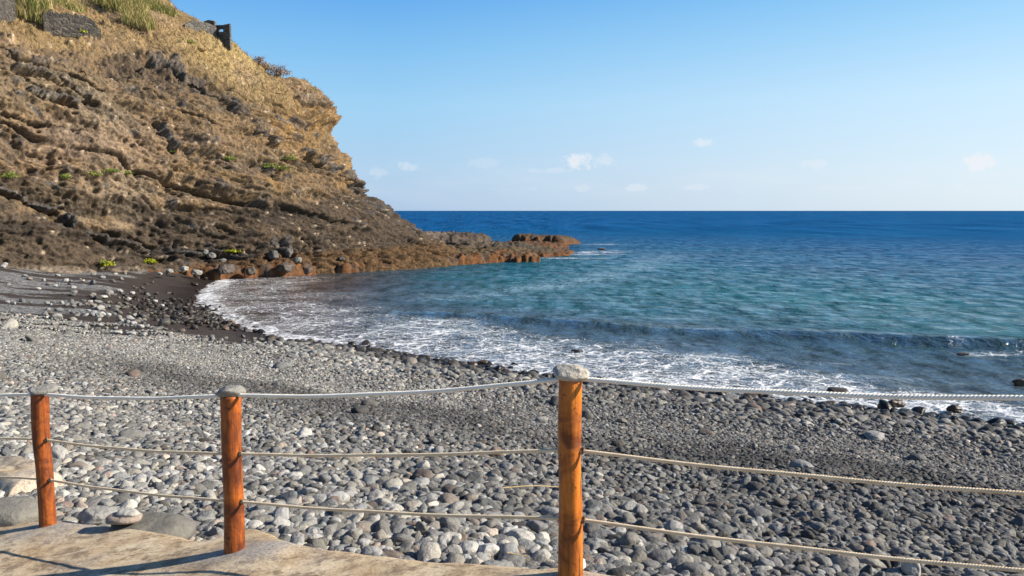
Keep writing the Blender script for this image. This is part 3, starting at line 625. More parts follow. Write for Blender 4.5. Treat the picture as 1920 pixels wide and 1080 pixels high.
G = np.concatenate([np.array(rows[::-1]), np.stack([X, Y, Zc], -1)], 0)
gx, gy = G[..., 0], G[..., 1]; gg = np.zeros_like(gx)
for (a, b_), s in zip(post_xy, (.5, .8, 1.0, .9, .5)): gg = np.maximum(gg, s*np.exp(-(((gx-a-.12)/.36)**2+((gy-b_+.03)/.16)**2)))
gg = np.maximum(gg, .8*np.exp(-(((gx+3.0)/.5)**2+((gy-5.2)/.12)**2))); gg = np.clip(gg*1.25+.9*fbm(gx*2.2, gy*3.2, 0, 4, 611)*sm(.05, .4, gg), 0, 1)
gg = np.maximum(gg, .3*sm(.3, .6, fbm(gx*1.3+4, gy*2.6, 0, 4, 612)))
walk = mesh_np('concrete_path', G, grid_faces(*G.shape[:2]), M_conc, attrs={'grey': gg.ravel()}); tag(walk, kind='structure')

# the raised bit of old concrete beyond the left post
bx0 = [P(a, b_, fwd=d) for a, b_, d in ((-260,872,6.9),(-60,878,6.7),(0,882,6.6),(22,887,6.5),(38,900,6.4))]
pts = np.array([[p.x, p.y, p.z] for p in bx0]); pts = spline(pts, 90); nr_ = 26; rowsb = []
for k in range(nr_):
    t = k/(nr_-1); back = -.25*(1-min(t*3, 1)); fall = max(0, (t-.45)/.55)
    q = pts.copy(); q[:, 1] += .35-(.62*t); q[:, 2] += .0-.03*min(t*4, 1)-.36*fall**1.4
    q[:, 2] += .02*fbm(q[:, 0]*3, q[:, 1]*3, q[:, 2]*3, 4, 620); q[:, 1] += .03*fbm(q[:, 0]*4, t*3, 0, 3, 621)
    q[:, 0] -= .02*k*.2; rowsb.append(q)
Gb = np.array(rowsb); end = Gb[:, -1:, :]+np.array([.08, .10, -.10]); end2 = Gb[:, -1:, :]+np.array([.16, .2, -.5]); Gb = np.concatenate([Gb, end, end2], 1)
ob = mesh_np('concrete_slab', Gb, grid_faces(*Gb.shape[:2])[:, ::-1], M_conc, attrs={'grey': np.clip(.45+.5*fbm(Gb[..., 0]*3, Gb[..., 1]*3, 0, 3, 5), 0, 1).ravel()})
tag(ob, 'rough pale slab of old concrete among the pebbles at the left edge, beyond the leftmost post', 'concrete slab')

# ------------------------------------------------------------------ fence: posts, cap stones, ropes
def make_post(axis, r0, seed, m, label):
    ax = spline(np.array(axis), 70); n = 40; a = np.linspace(0, 2*math.pi, n, endpoint=False); V_ = []
    L_ = len(ax)
    for i, c in enumerate(ax):
        z = c[2]; t = i/(L_-1); base = r0*(1+.05*math.sin(seed+t*5)+.06*t)
        rr = base*(1+.045*fbm(np.cos(a)*1.1+seed, np.sin(a)*1.1, z*3.0, 3, seed)+.012*fbm(np.cos(a)*5, np.sin(a)*5+seed, z*7, 2, seed+3))
        if i == 0: V_.append(np.stack([c[0]+rr*.02*np.cos(a), c[1]+rr*.02*np.sin(a), np.full(n, z)], -1)); V_.append(np.stack([c[0]+rr*.88*np.cos(a), c[1]+rr*.88*np.sin(a), np.full(n, z)], -1)); z -= .007
        V_.append(np.stack([c[0]+rr*np.cos(a), c[1]+rr*np.sin(a), np.full(n, z)], -1))
    V_ = np.array(V_); V_ = np.concatenate([V_, V_[:, :1]], 1)
    f = grid_faces(V_.shape[0], n+1); o = mesh_np('fence_post', V_-np.array([ax[-1]]), f, m)
    bm = bmesh.new(); bm.from_mesh(o.data); bmesh.ops.remove_doubles(bm, verts=bm.verts, dist=1e-5); bmesh.ops.recalc_face_normals(bm, faces=bm.faces); bm.to_mesh(o.data); bm.free()
    for pl in o.data.polygons: pl.use_smooth = True
    o.location = ax[-1]
    tag(o, label, 'fence post', 'wooden fence posts along the path'); return o
def pp(px, py, d): q = P(px, py, fwd=d); return (q.x, q.y, q.z)
AX = [None,
      [pp(75,736,5.4), pp(76,800,5.4), pp(83,880,5.4), pp(90,985,5.4), pp(92,1020,5.4)],
      [pp(433,741,4.4), pp(435,850,4.4), pp(438,940,4.4), pp(440,1022,4.4), pp(441,1060,4.4)],
      [pp(1070,708,3.6), pp(1068,843,3.6), pp(1070,972,3.6), pp(1070,1082,3.6), pp(1070,1130,3.6)]]
d1 = Vector(AX[1][0])-Vector(AX[2][0]); d3 = Vector(AX[3][0])-Vector(AX[2][0])
t0 = Vector(AX[1][0])+Vector((-1.90,.95,-.22)); AX[0] = [tuple(t0), tuple(t0-Vector((0,0,.5))), tuple(t0-Vector((0,0,1.0)))]
t4 = Vector(AX[3][0])+Vector((1.97,-.80,.11)); AX.append([tuple(t4), tuple(t4-Vector((0,0,.5))), tuple(t4-Vector((0,0,1.02)))])
PLAB = ['orange brown post beyond the left end of the view', 'red brown wooden post leaning slightly, leftmost of the posts, flat stone on top',
        'red brown wooden post in the middle, set in the concrete, round grey stone on top', 'tall bright orange wooden post nearest the camera with a pale angular stone on top', 'orange post just past the right edge holding the rope ends']
for i in range(1, 5): make_post(AX[i], (.055, .055, .0565, .056, .056)[i], i*7+1, M_wood2 if i >= 3 else M_wood, PLAB[i])
caps = [(1, .088, .030, (.02, .0, -.012), 'flat oval grey stone on top of the leftmost post', (.06, -.05, .3)),
        (2, .078, .031, (.0, .0, -.01), 'thick rounded grey stone on top of the middle post', (-.05, .06, 1.0)),
        (3, .077, .034, (.0, .0, -.012), 'pale wedge shaped stone on top of the nearest orange post', (.03, .08, .1)),
        (4, .075, .03, (0, 0, -.012), 'grey stone on top of the post past the right edge', (0, 0, .5))]
for i, a, hgt, off, lab, rt in caps:
    t = Vector(AX[i][0]); me = cobble_mesh(70+i, (a, a*.80, hgt), .10 if i != 3 else .17, .18, 4, .003)
    put_stone('cap_stone', me, t+Vector((off[0], off[1], hgt*.78)), rt, 1, .56 if i != 3 else .80, .55 if i != 3 else .8, 0, lab, 'stone', 'stones capping the fence posts')

def twisted(points, rad, pitch, m, name, step=.007):
    p = np.asarray(points, float); L_ = np.linalg.norm(np.diff(p, axis=0), axis=1).sum(); n = int(L_/step)
    t = np.r_[0, np.cumsum(np.linalg.norm(np.diff(p, axis=0), axis=1))]; q = np.linspace(0, t[-1], n)
    c = np.stack([np.interp(q, t, p[:, i]) for i in range(3)], -1)
    tg = np.gradient(c, axis=0); tg /= np.linalg.norm(tg, axis=1, keepdims=True); upv = np.array([0, 0, 1.]); s = np.cross(tg, upv); s /= np.linalg.norm(s, axis=1, keepdims=True); u = np.cross(s, tg)
    Vs, Fs, base = [], [], 0; k = 7; an = np.linspace(0, 2*math.pi, k, endpoint=False)
    for st in range(3):
        ph = 2*math.pi*(q/pitch)+st*2*math.pi/3
        cc_ = c+(s*np.cos(ph)[:, None]+u*np.sin(ph)[:, None])*rad*.36
        ring = cc_[:, None]+(s[:, None]*np.cos(an)[None, :, None]+u[:, None]*np.sin(an)[None, :, None])*rad*.60
        Vs.append(ring.reshape(-1, 3)); i = np.arange(n-1)[:, None]*k; j = np.arange(k)[None, :]; j2 = (j+1) % k
        Fs.append(np.stack([i+j, i+j2, i+k+j2, i+k+j], -1).reshape(-1, 4)+base); base += n*k
    return mesh_np(name, np.concatenate(Vs), np.concatenate(Fs), m)
def span(a, b, sag, n=60):
    a, b = np.array(a), np.array(b); t = np.linspace(0, 1, n)[:, None]; q = a+(b-a)*t; q[:, 2:] -= sag*4*t*(1-t); q[:, 2:] += .0015*np.sin(t*17); return q
def rope_run(anch, sags, rad, pitch, m, label, knots=True):
    segs = [span(a, b, s) for a, b, s in zip(anch[:-1], anch[1:], sags)]
    o = twisted(np.concatenate([segs[0]]+[s[1:] for s in segs[1:]]), rad, pitch, m, 'rope')
    tag(o, label, 'rope', 'ropes strung through the fence posts')
    if knots:
        for k, a in enumerate(anch[1:]):
            b = np.array(anch[min(k+2, len(anch)-1)]); dv = b-np.array(a); 
            if np.linalg.norm(dv) < 1e-6: continue
            dv /= np.linalg.norm(dv); cpos = np.array(a)+dv*.064
            v, f = stone_np(900+k, 3, (1, 1, 1), .5, 0, .1); kn = mesh_np('knot', v*rad*np.array([.9, 1.35, 1.55])+cpos, f, M_knot, parent=o)
    return o
M_knot = make_rope('stained_rope', (.10, .06, .035), (.24, .15, .08))
def lerp_ax(i, f): ax = spline(np.array(AX[i]), 50); return ax
top = [tuple(Vector(AX[0][0])-Vector((0,0,.03))) ] + [pp(76,739,5.4), pp(433,741,4.4), pp(1070,709,3.6)] + [tuple(Vector(AX[4][0])-Vector((0,0,.012)))]
R_top = rope_run(top, (.01, .025, .035, .03), .0125, .045, M_rope_w, 'thick white rope strung across the post tops just under the cap stones', False)
q0 = P(-170, 818, fwd=6.35); q4 = P(1920, 921, fwd=2.92); m3 = Vector(pp(1068,843,3.6)); q4 = m3+(q4-m3)*1.18
midr = [tuple(q0), pp(79,824,5.4), pp(435,851,4.4), pp(1068,843,3.6), tuple(q4)]
rope_run(midr, (.0, .022, .018, .02), .0100, .034, M_rope_t, 'thin tan rope strung between the posts at half their height')
q0 = P(-170, 885, fwd=6.35); q4 = P(1920, 1066, fwd=2.92); m3 = Vector(pp(1070,972,3.6)); q4 = m3+(q4-m3)*1.18
lowr = [tuple(q0), pp(86,899,5.4), pp(438,940,4.4), pp(1070,972,3.6), tuple(q4)]
rope_run(lowr, (.0, .018, .02, .02), .0100, .034, M_rope_t, 'lowest tan rope strung between the posts just above the ground')

# ------------------------------------------------------------------ pebbles of the beach
print('pebbles')
X0, X1, Y0, Y1, CS = -36., 19., 3.2, 62., .025
occ = np.zeros((int((Y1-Y0)/CS)+2, int((X1-X0)/CS)+2), bool)
def size_at(x, y, d):
    """typical stone radius: cobbles by the water, fine shingle on the crest, cobbles again under the path"""
    s = np.interp(d+.9*fbm(x*.25, y*.25, 0, 3, 701), [-3, 0, 3.0, 5.0, 6.8, 8.6, 10.8, 13, 16, 19, 24], [.16, .16, .135, .095, .048, .030, .030, .042, .058, .064, .056])
    rt = sm(6, 11, x)*sm(5, 7, d)*(1-sm(12, 15, d)); s = s*(1-.35*rt)
    lf = sm(-7, -11, x+.35*(y-28)); s = s*(1-lf)+lf*np.interp(d, [0, 3, 5, 8, 12, 16, 20], [.10, .10, .04, .026, .028, .045, .055])
    return s
def special_far(x, y):     # the fan of loose cobbles lying on the wet dark sand at the left
    return np.exp(-(((x+16.3)/3.6)**2+((y-40.5)/6.5)**2))
S = dict(x=[], y=[], r=[])
radii = [.20, .155, .12, .095, .075, .06, .048, .038, .030, .024, .019]
for ri in radii:
    sp = ri*1.62
    gx_ = np.arange(X0, X1, sp); gy_ = np.arange(Y0, Y1, sp); gx2, gy2 = np.meshgrid(gx_, gy_)
    gx2 = (gx2+(rng.random(gx2.shape)-.5)*sp*.62).ravel(); gy2 = (gy2+(rng.random(gy2.shape)-.5)*sp*.62).ravel()
    m = np.abs(gx2) < gy2*.78+2.4; gx2, gy2 = gx2[m], gy2[m]
    LOD = lambda a_, b_: np.hypot(a_, b_)*(.0018-.0006*sm(-3, -7, a_+.35*(b_-22))*(b_ < 30)); m = ri > LOD(gx2, gy2); gx2, gy2 = gx2[m], gy2[m]
    if len(gx2) == 0: continue
    d = shore(gx2, gy2); m = (d > -2.4) & (d < 26); gx2, gy2, d = gx2[m], gy2[m], d[m]
    s = size_at(gx2, gy2, d); lr = np.log(ri/s); prob = np.where(lr > 0, np.exp(-(lr/.40)**2)*.5*np.where(lr > .35, .22, 1), np.exp(-(lr/.95)**2)*.95)
    minr = LOD(gx2, gy2)*1.3*1.0; prob = np.where((ri < minr) & (s < ri*1.35), .95, prob)
    prob *= np.where(d < 0, np.exp(-(d/1.0)**2)*.45, 1)
    farl = sm(23, 27, gy2)*sm(-6, -10, gx2); gv = gravel_at(gx2, gy2, d)
    prob = prob*(1-farl)+farl*np.where(ri < .052, sm(.42, .7, gv)*.85, .004)
    fan = special_far(gx2, gy2); prob = np.maximum(prob*(1-fan*.9), fan*.13*(ri > .09)*(ri < .16)) if ri > .05 else prob*(1-fan)
    prob = np.maximum(prob, .003*(ri > .11)*(ri < .16)*(d > 3)*(d < 17))
    keep = rng.random(len(gx2)) < prob; gx2, gy2, d = gx2[keep], gy2[keep], d[keep]
    ci = ((gy2-Y0)/CS).astype(int); cj = ((gx2-X0)/CS).astype(int); ok = ~occ[np.clip(ci, 0, occ.shape[0]-1), np.clip(cj, 0, occ.shape[1]-1)]
    # keep clear of the concrete path, the cliff and the big boulders
    ye = np.interp(gx2, ed[:, 0], ed[:, 1]); ok &= gy2 > ye+ri*.6
    gx2, gy2 = gx2[ok], gy2[ok]; ci, cj = ci[ok], cj[ok]
    kr = int(ri*.86/CS)
    for a in range(-kr, kr+1):
        for b_ in range(-kr, kr+1):
            if a*a+b_*b_ <= kr*kr: occ[np.clip(ci+a, 0, occ.shape[0]-1), np.clip(cj+b_, 0, occ.shape[1]-1)] = True
    S['x'].append(gx2); S['y'].append(gy2); S['r'].append(np.full(len(gx2), ri)*rng.uniform(.82, 1.18, len(gx2)))
sx = np.concatenate(S['x']); sy = np.concatenate(S['y']); sr_ = np.concatenate(S['r']); n = len(sx)
sdist = shore(sx, sy); szz = beach_z(sx, sy, sdist)+sr_*rng.uniform(.0, .62, n)
print('stones', n)
srot = np.stack([rng.normal(0, .34, n), rng.normal(0, .34, n), rng.uniform(0, 6.283, n)], -1)
band = fbm(sx*.3, sy*.3, 0, 3, 731)
tone = .52+.19*rng.normal(size=n)+.08*band-.34*np.exp(-((sdist-11.9-1.2*band)/1.35)**2)*sm(-13, -7, sx)-.20*sm(-5, 4, sx)-.14*sm(5, 1.5, sdist)
tone += .08*sm(15, 19, sdist)*(sx < 4)
tone = np.clip(tone, .03, 1); hue = np.clip(rng.beta(1.6, 2.0, n), 0, 1)
odd = rng.random(n); hue = np.where(odd > .965, rng.uniform(.86, 1, n), hue)
wet = sm(2.5, .7, sdist+.7*band+.35*rng.normal(size=n)); farl = sm(25, 30, sy)*sm(-8, -13, sx); wet = np.maximum(wet, farl*sm(6, 3, sdist)*.95)
scl = np.stack([sr_*rng.uniform(.95, 1.25, n), sr_*rng.uniform(.85, 1.1, n), sr_*rng.uniform(.85, 1.15, n)], -1)
vid = rng.integers(0, NV, n)
# the 300 that show largest stand as objects of their own
ppx, ppy = proj(sx, sy, szz); dist = np.hypot(sx, sy)
inframe = (ppx > 5) & (ppx < 1915) & (ppy > 400) & (ppy < 1075)
score = np.where(inframe, sr_/dist*(szz > -.02), 0); order = np.argsort(-score); pick = order[:262]
def zone(i):
    a, b_ = ppx[i], ppy[i]
    if wet[i] > .5: return 'at the wet edge of the surf' 
    if sdist[i] < 5: return 'on the upper beach just above the waterline'
    if a < 440: return 'beyond the fence between the left and middle posts'
    if a < 1050: return 'beyond the fence between the middle and orange posts'
    return 'beyond the fence right of the orange post'
for i in pick:
    tn = 'dark' if tone[i] < .36 or wet[i] > .5 else ('pale' if tone[i] > .66 else 'mid grey'); hu = 'brownish' if hue[i] > .85 and hue[i] < .97 else ('greenish' if hue[i] >= .97 else ('warm' if hue[i] > .62 else ('bluish' if hue[i] < .25 else '')))
    dims = variants[vid[i]].data; sz_ = 'large' if sr_[i] > .14 else 'small' if sr_[i] < .085 else 'medium'
    lab = ' '.join((f'{sz_} {tn} {hu} rounded stone {zone(i)}').split())
    put_stone('beach_stone', variants[vid[i]].data, (sx[i], sy[i], szz[i]), srot[i], scl[i], tone[i], hue[i], wet[i], lab, 'stone', 'rounded stones lying on the beach')
rest = np.setdiff1d(np.arange(n), pick)
pm = bpy.data.meshes.new('pebbles'); pm.vertices.add(len(rest)); pm.vertices.foreach_set('co', np.stack([sx, sy, szz], -1)[rest].astype(np.float32).ravel())
for nm, arr, ty in (('tone', tone, 'FLOAT'), ('hue', hue, 'FLOAT'), ('wet', wet, 'FLOAT'), ('scl', scl, 'FLOAT_VECTOR'), ('rot', srot, 'FLOAT_VECTOR'), ('vid', vid, 'INT')):
    at = pm.attributes.new(nm, ty, 'POINT'); at.data.foreach_set('vector' if ty == 'FLOAT_VECTOR' else 'value', np.ascontiguousarray(arr[rest], dtype=np.int32 if ty == 'INT' else np.float32).ravel())
pm.materials.append(M_stone)
peb = bpy.data.objects.new('pebbles', pm); C.objects.link(peb); tag(peb, 'grey rounded pebbles and cobbles covering the beach slope', 'pebbles', None, 'stuff')
ng = bpy.data.node_groups.new('pebble_scatter', 'GeometryNodeTree'); ng.interface.new_socket('Geometry', in_out='INPUT', socket_type='NodeSocketGeometry'); ng.interface.new_socket('Geometry', in_out='OUTPUT', socket_type='NodeSocketGeometry')
gi = ng.nodes.new('NodeGroupInput'); go = ng.nodes.new('NodeGroupOutput'); iop = ng.nodes.new('GeometryNodeInstanceOnPoints')
vc = bpy.data.collections.new('pebble_shapes')
for v in variants: vc.objects.link(v)
ci_ = ng.nodes.new('GeometryNodeCollectionInfo'); ci_.inputs['Collection'].default_value = vc; ci_.inputs['Separate Children'].default_value = True; ci_.inputs['Reset Children'].default_value = True
def na(nm, ty):
    a = ng.nodes.new('GeometryNodeInputNamedAttribute'); a.data_type = ty; a.inputs['Name'].default_value = nm; return a.outputs['Attribute']
ng.links.new(gi.outputs[0], iop.inputs['Points']); ng.links.new(ci_.outputs[0], iop.inputs['Instance']); iop.inputs['Pick Instance'].default_value = True
ng.links.new(na('vid', 'INT'), iop.inputs['Instance Index']); er = ng.nodes.new('FunctionNodeEulerToRotation'); ng.links.new(na('rot', 'FLOAT_VECTOR'), er.inputs[0]); ng.links.new(er.outputs[0], iop.inputs['Rotation'])
ng.links.new(na('scl', 'FLOAT_VECTOR'), iop.inputs['Scale']); ng.links.new(iop.outputs[0], go.inputs[0])
md = peb.modifiers.new('scatter', 'NODES'); md.node_group = ng

# ------------------------------------------------------------------ single boulders and stones that stand out
def big_stone(name, px, py, wpx, hpx, label, tone, hue, wet, z=None, fwd=None, seed=0, rotz=0., depth=.8, rough=.22, box=.15, cat='boulder', group=None, sink=.25, fine=.03):
    c = P(px, py, fwd=fwd) if fwd else P(px, py, z=z)
    k = c.y/F*1.01; a = wpx*k/2; hh = hpx*k/2
    me = cobble_mesh(seed+300, (a, a*depth, hh*(1+sink)), rough, box, 4, fine)
    return put_stone(name, me, (c.x, c.y, c.z-hh*sink*.6), (0, 0, rotz), 1, tone, hue, wet, label, cat, group)
big_stone('boulder', 12, 966, 118, 44, 'smooth grey green boulder half buried at the left edge by the concrete', .40, .75, 0, fwd=5.75, seed=1, cat='boulder', rough=.1, fine=.01)
big_stone('boulder', 278, 993, 150, 46, 'broad flat grey boulder beside the concrete edge, between left and middle posts', .26, .72, 0, fwd=on_walk(275, 992).y+.22, seed=2, rough=.12, fine=.01, depth=.9)
big_stone('boulder', 182, 965, 54, 26, 'rounded light grey stone just left of the pink flat one', .62, .4, 0, fwd=on_walk(182, 981).y+.12, seed=3, cat='stone', sink=0)
dS = on_walk(232, 987).y
s_a = big_stone('flat_stone', 232, 972, 58, 20, 'flat pinkish stone with a smaller pale stone resting on it', .62, .925, 0, fwd=dS, seed=4, cat='stone', sink=0, rough=.1)
big_stone('flat_stone', 241, 961.5, 37, 13, 'small pale flat stone lying on top of the pinkish flat stone', .85, .5, 0, fwd=dS, seed=5, cat='stone', sink=0, rough=.1)
big_stone('beach_stone', 34, 942, 50, 14, 'flat greenish stone lying above the boulder at the left edge', .5, .6, 0, fwd=6.1, seed=6, cat='stone', sink=0, rough=.1)
for px, py, w_, h_, lab, t, hu, sd_ in [
    (1708,1068,34,42,'egg shaped pale stone standing upright at the bottom right edge',.9,.6,11),(948,1027,32,24,'round yellowish stone near the foot of the orange post',.92,.80,12),
    (915,1035,40,26,'white rounded stone beside the yellowish one near the concrete edge',.98,.4,13),(880,1027,40,20,'pale oval stone left of the white rounded stone',.9,.5,14),
    (976,1008,52,22,'long pale pitted stone just beyond the yellowish stone',.85,.55,15),(632,936,42,24,'large pale grey stone behind the lowest rope right of the middle post',.85,.3,16),
    (571,813,30,18,'pale angular stone in the dark shingle right of the middle post',.9,.45,17),(1502,873,38,20,'smooth grey stone just above the middle rope at right',.6,.3,18),
    (1575,1046,30,24,'round grey stone under the lowest rope at right',.62,.35,19),(1640,819,42,18,'oval grey stone among dark cobbles near the surf at right',.6,.35,20),
    (372,878,30,20,'pale knobbly stone between the left and middle posts',.75,.5,21),(658,863,34,18,'brownish oval stone below the middle rope',.55,.82,22),(930,850,28,22,'dark reddish brown stone left of the orange post',.3,.95,23),(795,875,30,22,'flat cream stone left of the orange post',.85,.7,24)]:
    # on the beach surface at that spot
    z = 2.0
    for _ in range(25): c = P(px, py, z=z); z = .5*z+.5*(float(beach_z(np.array([c.x]), np.array([c.y]))[0])+.06)
    big_stone('beach_stone', px, py, w_, h_, lab, t, hu, 0, z=z, seed=sd_, cat='stone', sink=0, rough=.12, rotz=sd_)
for px, py, w_, h_, lab, hu in [
    (1398,749,42,20,'brown wet rock at the surf edge, halfway between orange post and right edge',.95),(1572,734,40,12,'low dark rock awash behind the top rope in the foam',.9),(1680,756,28,10,'small reddish brown rock in the foam, right of the low dark one',.95),
    (1790,766,26,10,'small dark rock in the foam near the right edge',.9),(1557,757,24,8,'flat black rock just under the water at the foam edge',.8),(1914,716,24,11,'dark rock cut by the right edge in the open water',.9),
    (1122,737,44,22,'large dark brown rock just right of the orange post by the surf',.9),(1108,724,28,12,'small brown rock behind the large dark rock by the orange post',.95),(1310,745,18,10,'small black rock at the surf line',.8),
    (905,681,20,8,'brown rock in the foam left of the orange post',.95),(800,672,18,8,'dark rock in the foam above the cobbles, in the middle of the bay',.9),(865,684,18,9,'dark rounded rock at the foam edge',.85),(1080,657,18,3,'thin dark rock showing between waves behind the orange post',.9),
    (1805,663,22,4,'dark rock awash where the small wave breaks at right',.9),(630,662,22,14,'wet brown rock at the left end of the cobbles',.92)]:
    big_stone('sea_rock', px, py, w_, h_, lab, .45, hu, .92, z=.08, seed=int(px), cat='rock', sink=.35, rough=.3, box=.1, depth=.6)
# rocks lying at the foot of the cliff
M_rock = M_stone
foot = [(345,503,24,10,.9,.6,'pale angular rock where beach, cliff and cove meet'),(368,510,30,12,.85,.6,'pale tumbled rock at the head of the cove'),(318,508,20,10,.7,.6,'grey rock at the cliff foot above the dark sand'),(300,513,14,7,.9,.5,'small white rock on the dark sand by the cliff'),
        (425,503,44,24,.25,.9,'dark brown boulder at the inner end of the rock shelf'),(470,508,30,18,.2,.9,'dark boulder standing in the brown water by the shelf'),(535,500,46,22,.24,.92,'dark hollowed boulder at the shelf edge'),(575,506,30,16,.3,.93,'brown boulder at the water beside the hollowed one'),
        (512,478,28,20,.34,.5,'grey tilted block above the shelf, left one of a pair'),(540,474,26,24,.32,.45,'grey tilted block above the shelf, right one of a pair'),(556,487,24,14,.6,.5,'light grey rock leaning against the cliff foot'),(395,478,28,12,.5,.5,'grey block on the slope above the shelf'),(415,488,30,10,.62,.5,'long light grey rock above the boulders'),
        (385,472,18,12,.45,.45,'small grey block on the slope beside yellow shrubs'),(640,485,20,10,.35,.6,'grey rock on the brown shelf'),(705,497,24,14,.3,.95,'rusty boulder at the middle of the shelf edge'),(1128,467,22,5,.35,.95,'small brown rock awash off the tip of the reef')]
for px, py, w_, h_, t, hu, lab in foot:
    dpt = np.interp(px, [290, 345, 425, 535, 640, 705, 1128], [55, 58.5, 61.5, 64.5, 69, 72.3, 110]); q = surf(px, py, 6)
    f_ = min(q.y-.2, dpt+6) if py < 492 and px < 700 else dpt
    big_stone('boulder', px, py, w_*.62, h_*.62, lab, t*.72, hu, .0 if t > .35 else .35, fwd=f_, seed=int(px+py), cat='boulder', rough=.3, box=.25, fine=.10, sink=.25, rotz=px)
# pale cobbles scattered on the dark sand (individual)
for k, (px, py, w_, h_) in enumerate([(108,592,14,7),(188,590,16,9),(228,601,7,5),(218,623,16,6),(247,625,18,6),(192,556,16,5),(250,606,12,6),(263,612,12,6),(270,626,9,5),(290,565,10,6),(304,573,9,6),(225,545,10,5),(248,549,9,5),(240,560,10,5)]):
    z = 1.
    for _ in range(25): c = P(px, py, z=z); z = .5*z+.5*(float(beach_z(np.array([c.x]), np.array([c.y]))[0])+.08)
    big_stone('beach_stone', px, py, w_, h_, 'pale loose cobble lying on the dark sand at the left, below the cliff', .8, .4, 0, z=z, seed=800+k, cat='stone', sink=.1, group='loose cobbles on the dark sand')

# ------------------------------------------------------------------ driftwood reeds on the stones
def stalk(pts, rad, label):
    p = spline(np.array(pts), 24); n_ = 8; a = np.linspace(0, 2*math.pi, n_, endpoint=False); tg = np.gradient(p, axis=0); tg /= np.linalg.norm(tg, axis=1, keepdims=True)
    s = np.cross(tg, [0, 0, 1.]); s /= np.linalg.norm(s, axis=1, keepdims=True); u = np.cross(s, tg)
    rr = rad*np.linspace(1, .6, 24)*(1+.12*(np.arange(24) % 6 == 0)); ring = p[:, None]+(s[:, None]*np.cos(a)[None, :, None]+u[:, None]*np.sin(a)[None, :, None])*rr[:, None, None]
    i = np.arange(23)[:, None]*n_; j = np.arange(n_)[None, :]; f = np.stack([i+j, i+(j+1) % n_, i+n_+(j+1) % n_, i+n_+j], -1).reshape(-1, 4)
    o = mesh_np('reed_stalk', ring.reshape(-1, 3), f, M_dry, attrs={'shade': np.full(24*n_, .95)}); tag(o, label, 'stalk', 'dry stalks washed onto the stones')
def bz(px, py, up_=.12):
    z = 2.5
    for _ in range(25): c = P(px, py, z=z); z = .5*z+.5*(float(beach_z(np.array([c.x]), np.array([c.y]))[0])+up_)
    return (c.x, c.y, c.z)
stalk([bz(942,915), bz(990,911,.14), bz(1060,914)], .0055, 'long straw coloured reed stalk lying on the stones left of the orange post')
stalk([bz(950,1036,.14), bz(988,1043)], .005, 'short straw coloured stalk beside the yellowish stone')

# ------------------------------------------------------------------ vegetation
def blades(n_, spread, hgt, width, bend, seed, lean=(0, 0)):
    r = np.random.default_rng(seed); bx = np.clip(r.normal(0, 1, n_), -1.5, 1.5)*spread[0]/2; by = np.clip(r.normal(0, 1, n_), -1.5, 1.5)*spread[1]/2; h_ = hgt*r.uniform(.5, 1.1, n_); a = r.uniform(0, 6.283, n_)
    bd = bend*r.uniform(.3, 1.3, n_)*h_; ts = np.array([0, .35, .7, 1.0]); V_ = []
    ww = width*r.uniform(.6, 1.3, n_); wa = r.uniform(0, 3.14, n_)
    for t in ts:
        cx = bx+np.cos(a)*bd*t*t+lean[0]*h_*t; cy = by+np.sin(a)*bd*t*t+lean[1]*h_*t; cz = h_*t*(1-.25*bend*t)
        wd = ww*(1-t*.85)*.5
        V_.append(np.stack([cx-np.cos(wa)*wd, cy-np.sin(wa)*wd, cz], -1)); V_.append(np.stack([cx+np.cos(wa)*wd, cy+np.sin(wa)*wd, cz], -1))
    V_ = np.stack(V_, 1); base = np.arange(n_)[:, None, None]*8; f = (base+np.array([[0, 1, 3, 2], [2, 3, 5, 4], [4, 5, 7, 6]])[None]).reshape(-1, 4)
    sh = np.repeat(np.clip(r.normal(.5, .25, n_), 0, 1), 8)
    return V_.reshape(-1, 3), f, sh, bx, by
def leaves(n_, dims, size, seed):
    r = np.random.default_rng(seed); c = r.normal(size=(n_, 3)); c /= np.linalg.norm(c, axis=1, keepdims=True); c *= (r.random((n_, 1))**.4)*(1+.35*fbm(c[:, :1]*2+seed, c[:, 1:2]*2, c[:, 2:]*2, 2, seed)); c[:, 2] = np.abs(c[:, 2]); c *= np.array(dims)
    a = r.normal(size=(n_, 3)); a /= np.linalg.norm(a, axis=1, keepdims=True); b_ = np.cross(a, r.normal(size=(n_, 3))); b_ /= np.linalg.norm(b_, axis=1, keepdims=True); s = size*r.uniform(.6, 1.4, (n_, 1))
    V_ = np.stack([c-a*s, c+b_*s*.4, c+a*s, c-b_*s*.4], 1).reshape(-1, 3); return V_, np.arange(n_*4).reshape(-1, 4), np.repeat(np.clip(r.normal(.5, .25, n_), 0, 1), 4)
def reed(px, py, spread, hgt, n_, label, seed, m=M_reed, shift=0.0, up_=0):
    c = surf(px, py, 7); v, f, sh, bx, by = blades(n_, spread, hgt*.72, .06, .6, seed)
    # root every blade on the slope
    gz = -bx.repeat(8)*0; v[:, 2] += by.repeat(8)*.35 - bx.repeat(8)*.30
    o = mesh_np('reed_clump', v, f, m, smooth=False, attrs={'shade': np.clip(sh+shift, 0, 1)}); o.location = c+Vector((0, 0, -.2+up_)); tag(o, label, 'reeds', 'reed clumps on the slope above the cliff'); return o
reed(62,30,(1.6,1.2),2.4,420,'yellow green reed clump just left of the dry stone wall',1,shift=.12)
reed(50,0,(2.2,1.5),2.4,420,'green reeds at the top left edge above the wall end',2)
reed(115,6,(2.2,1.2),1.7,460,'green and straw reeds growing above the dry stone wall',3,shift=.05)
reed(205,8,(1.8,1.4),2.3,420,'tall reeds at the top edge, left part of the big reed bed',4)
reed(238,22,(2.2,1.5),2.6,650,'dense yellow green reeds in the middle of the big reed bed',5,shift=.08)
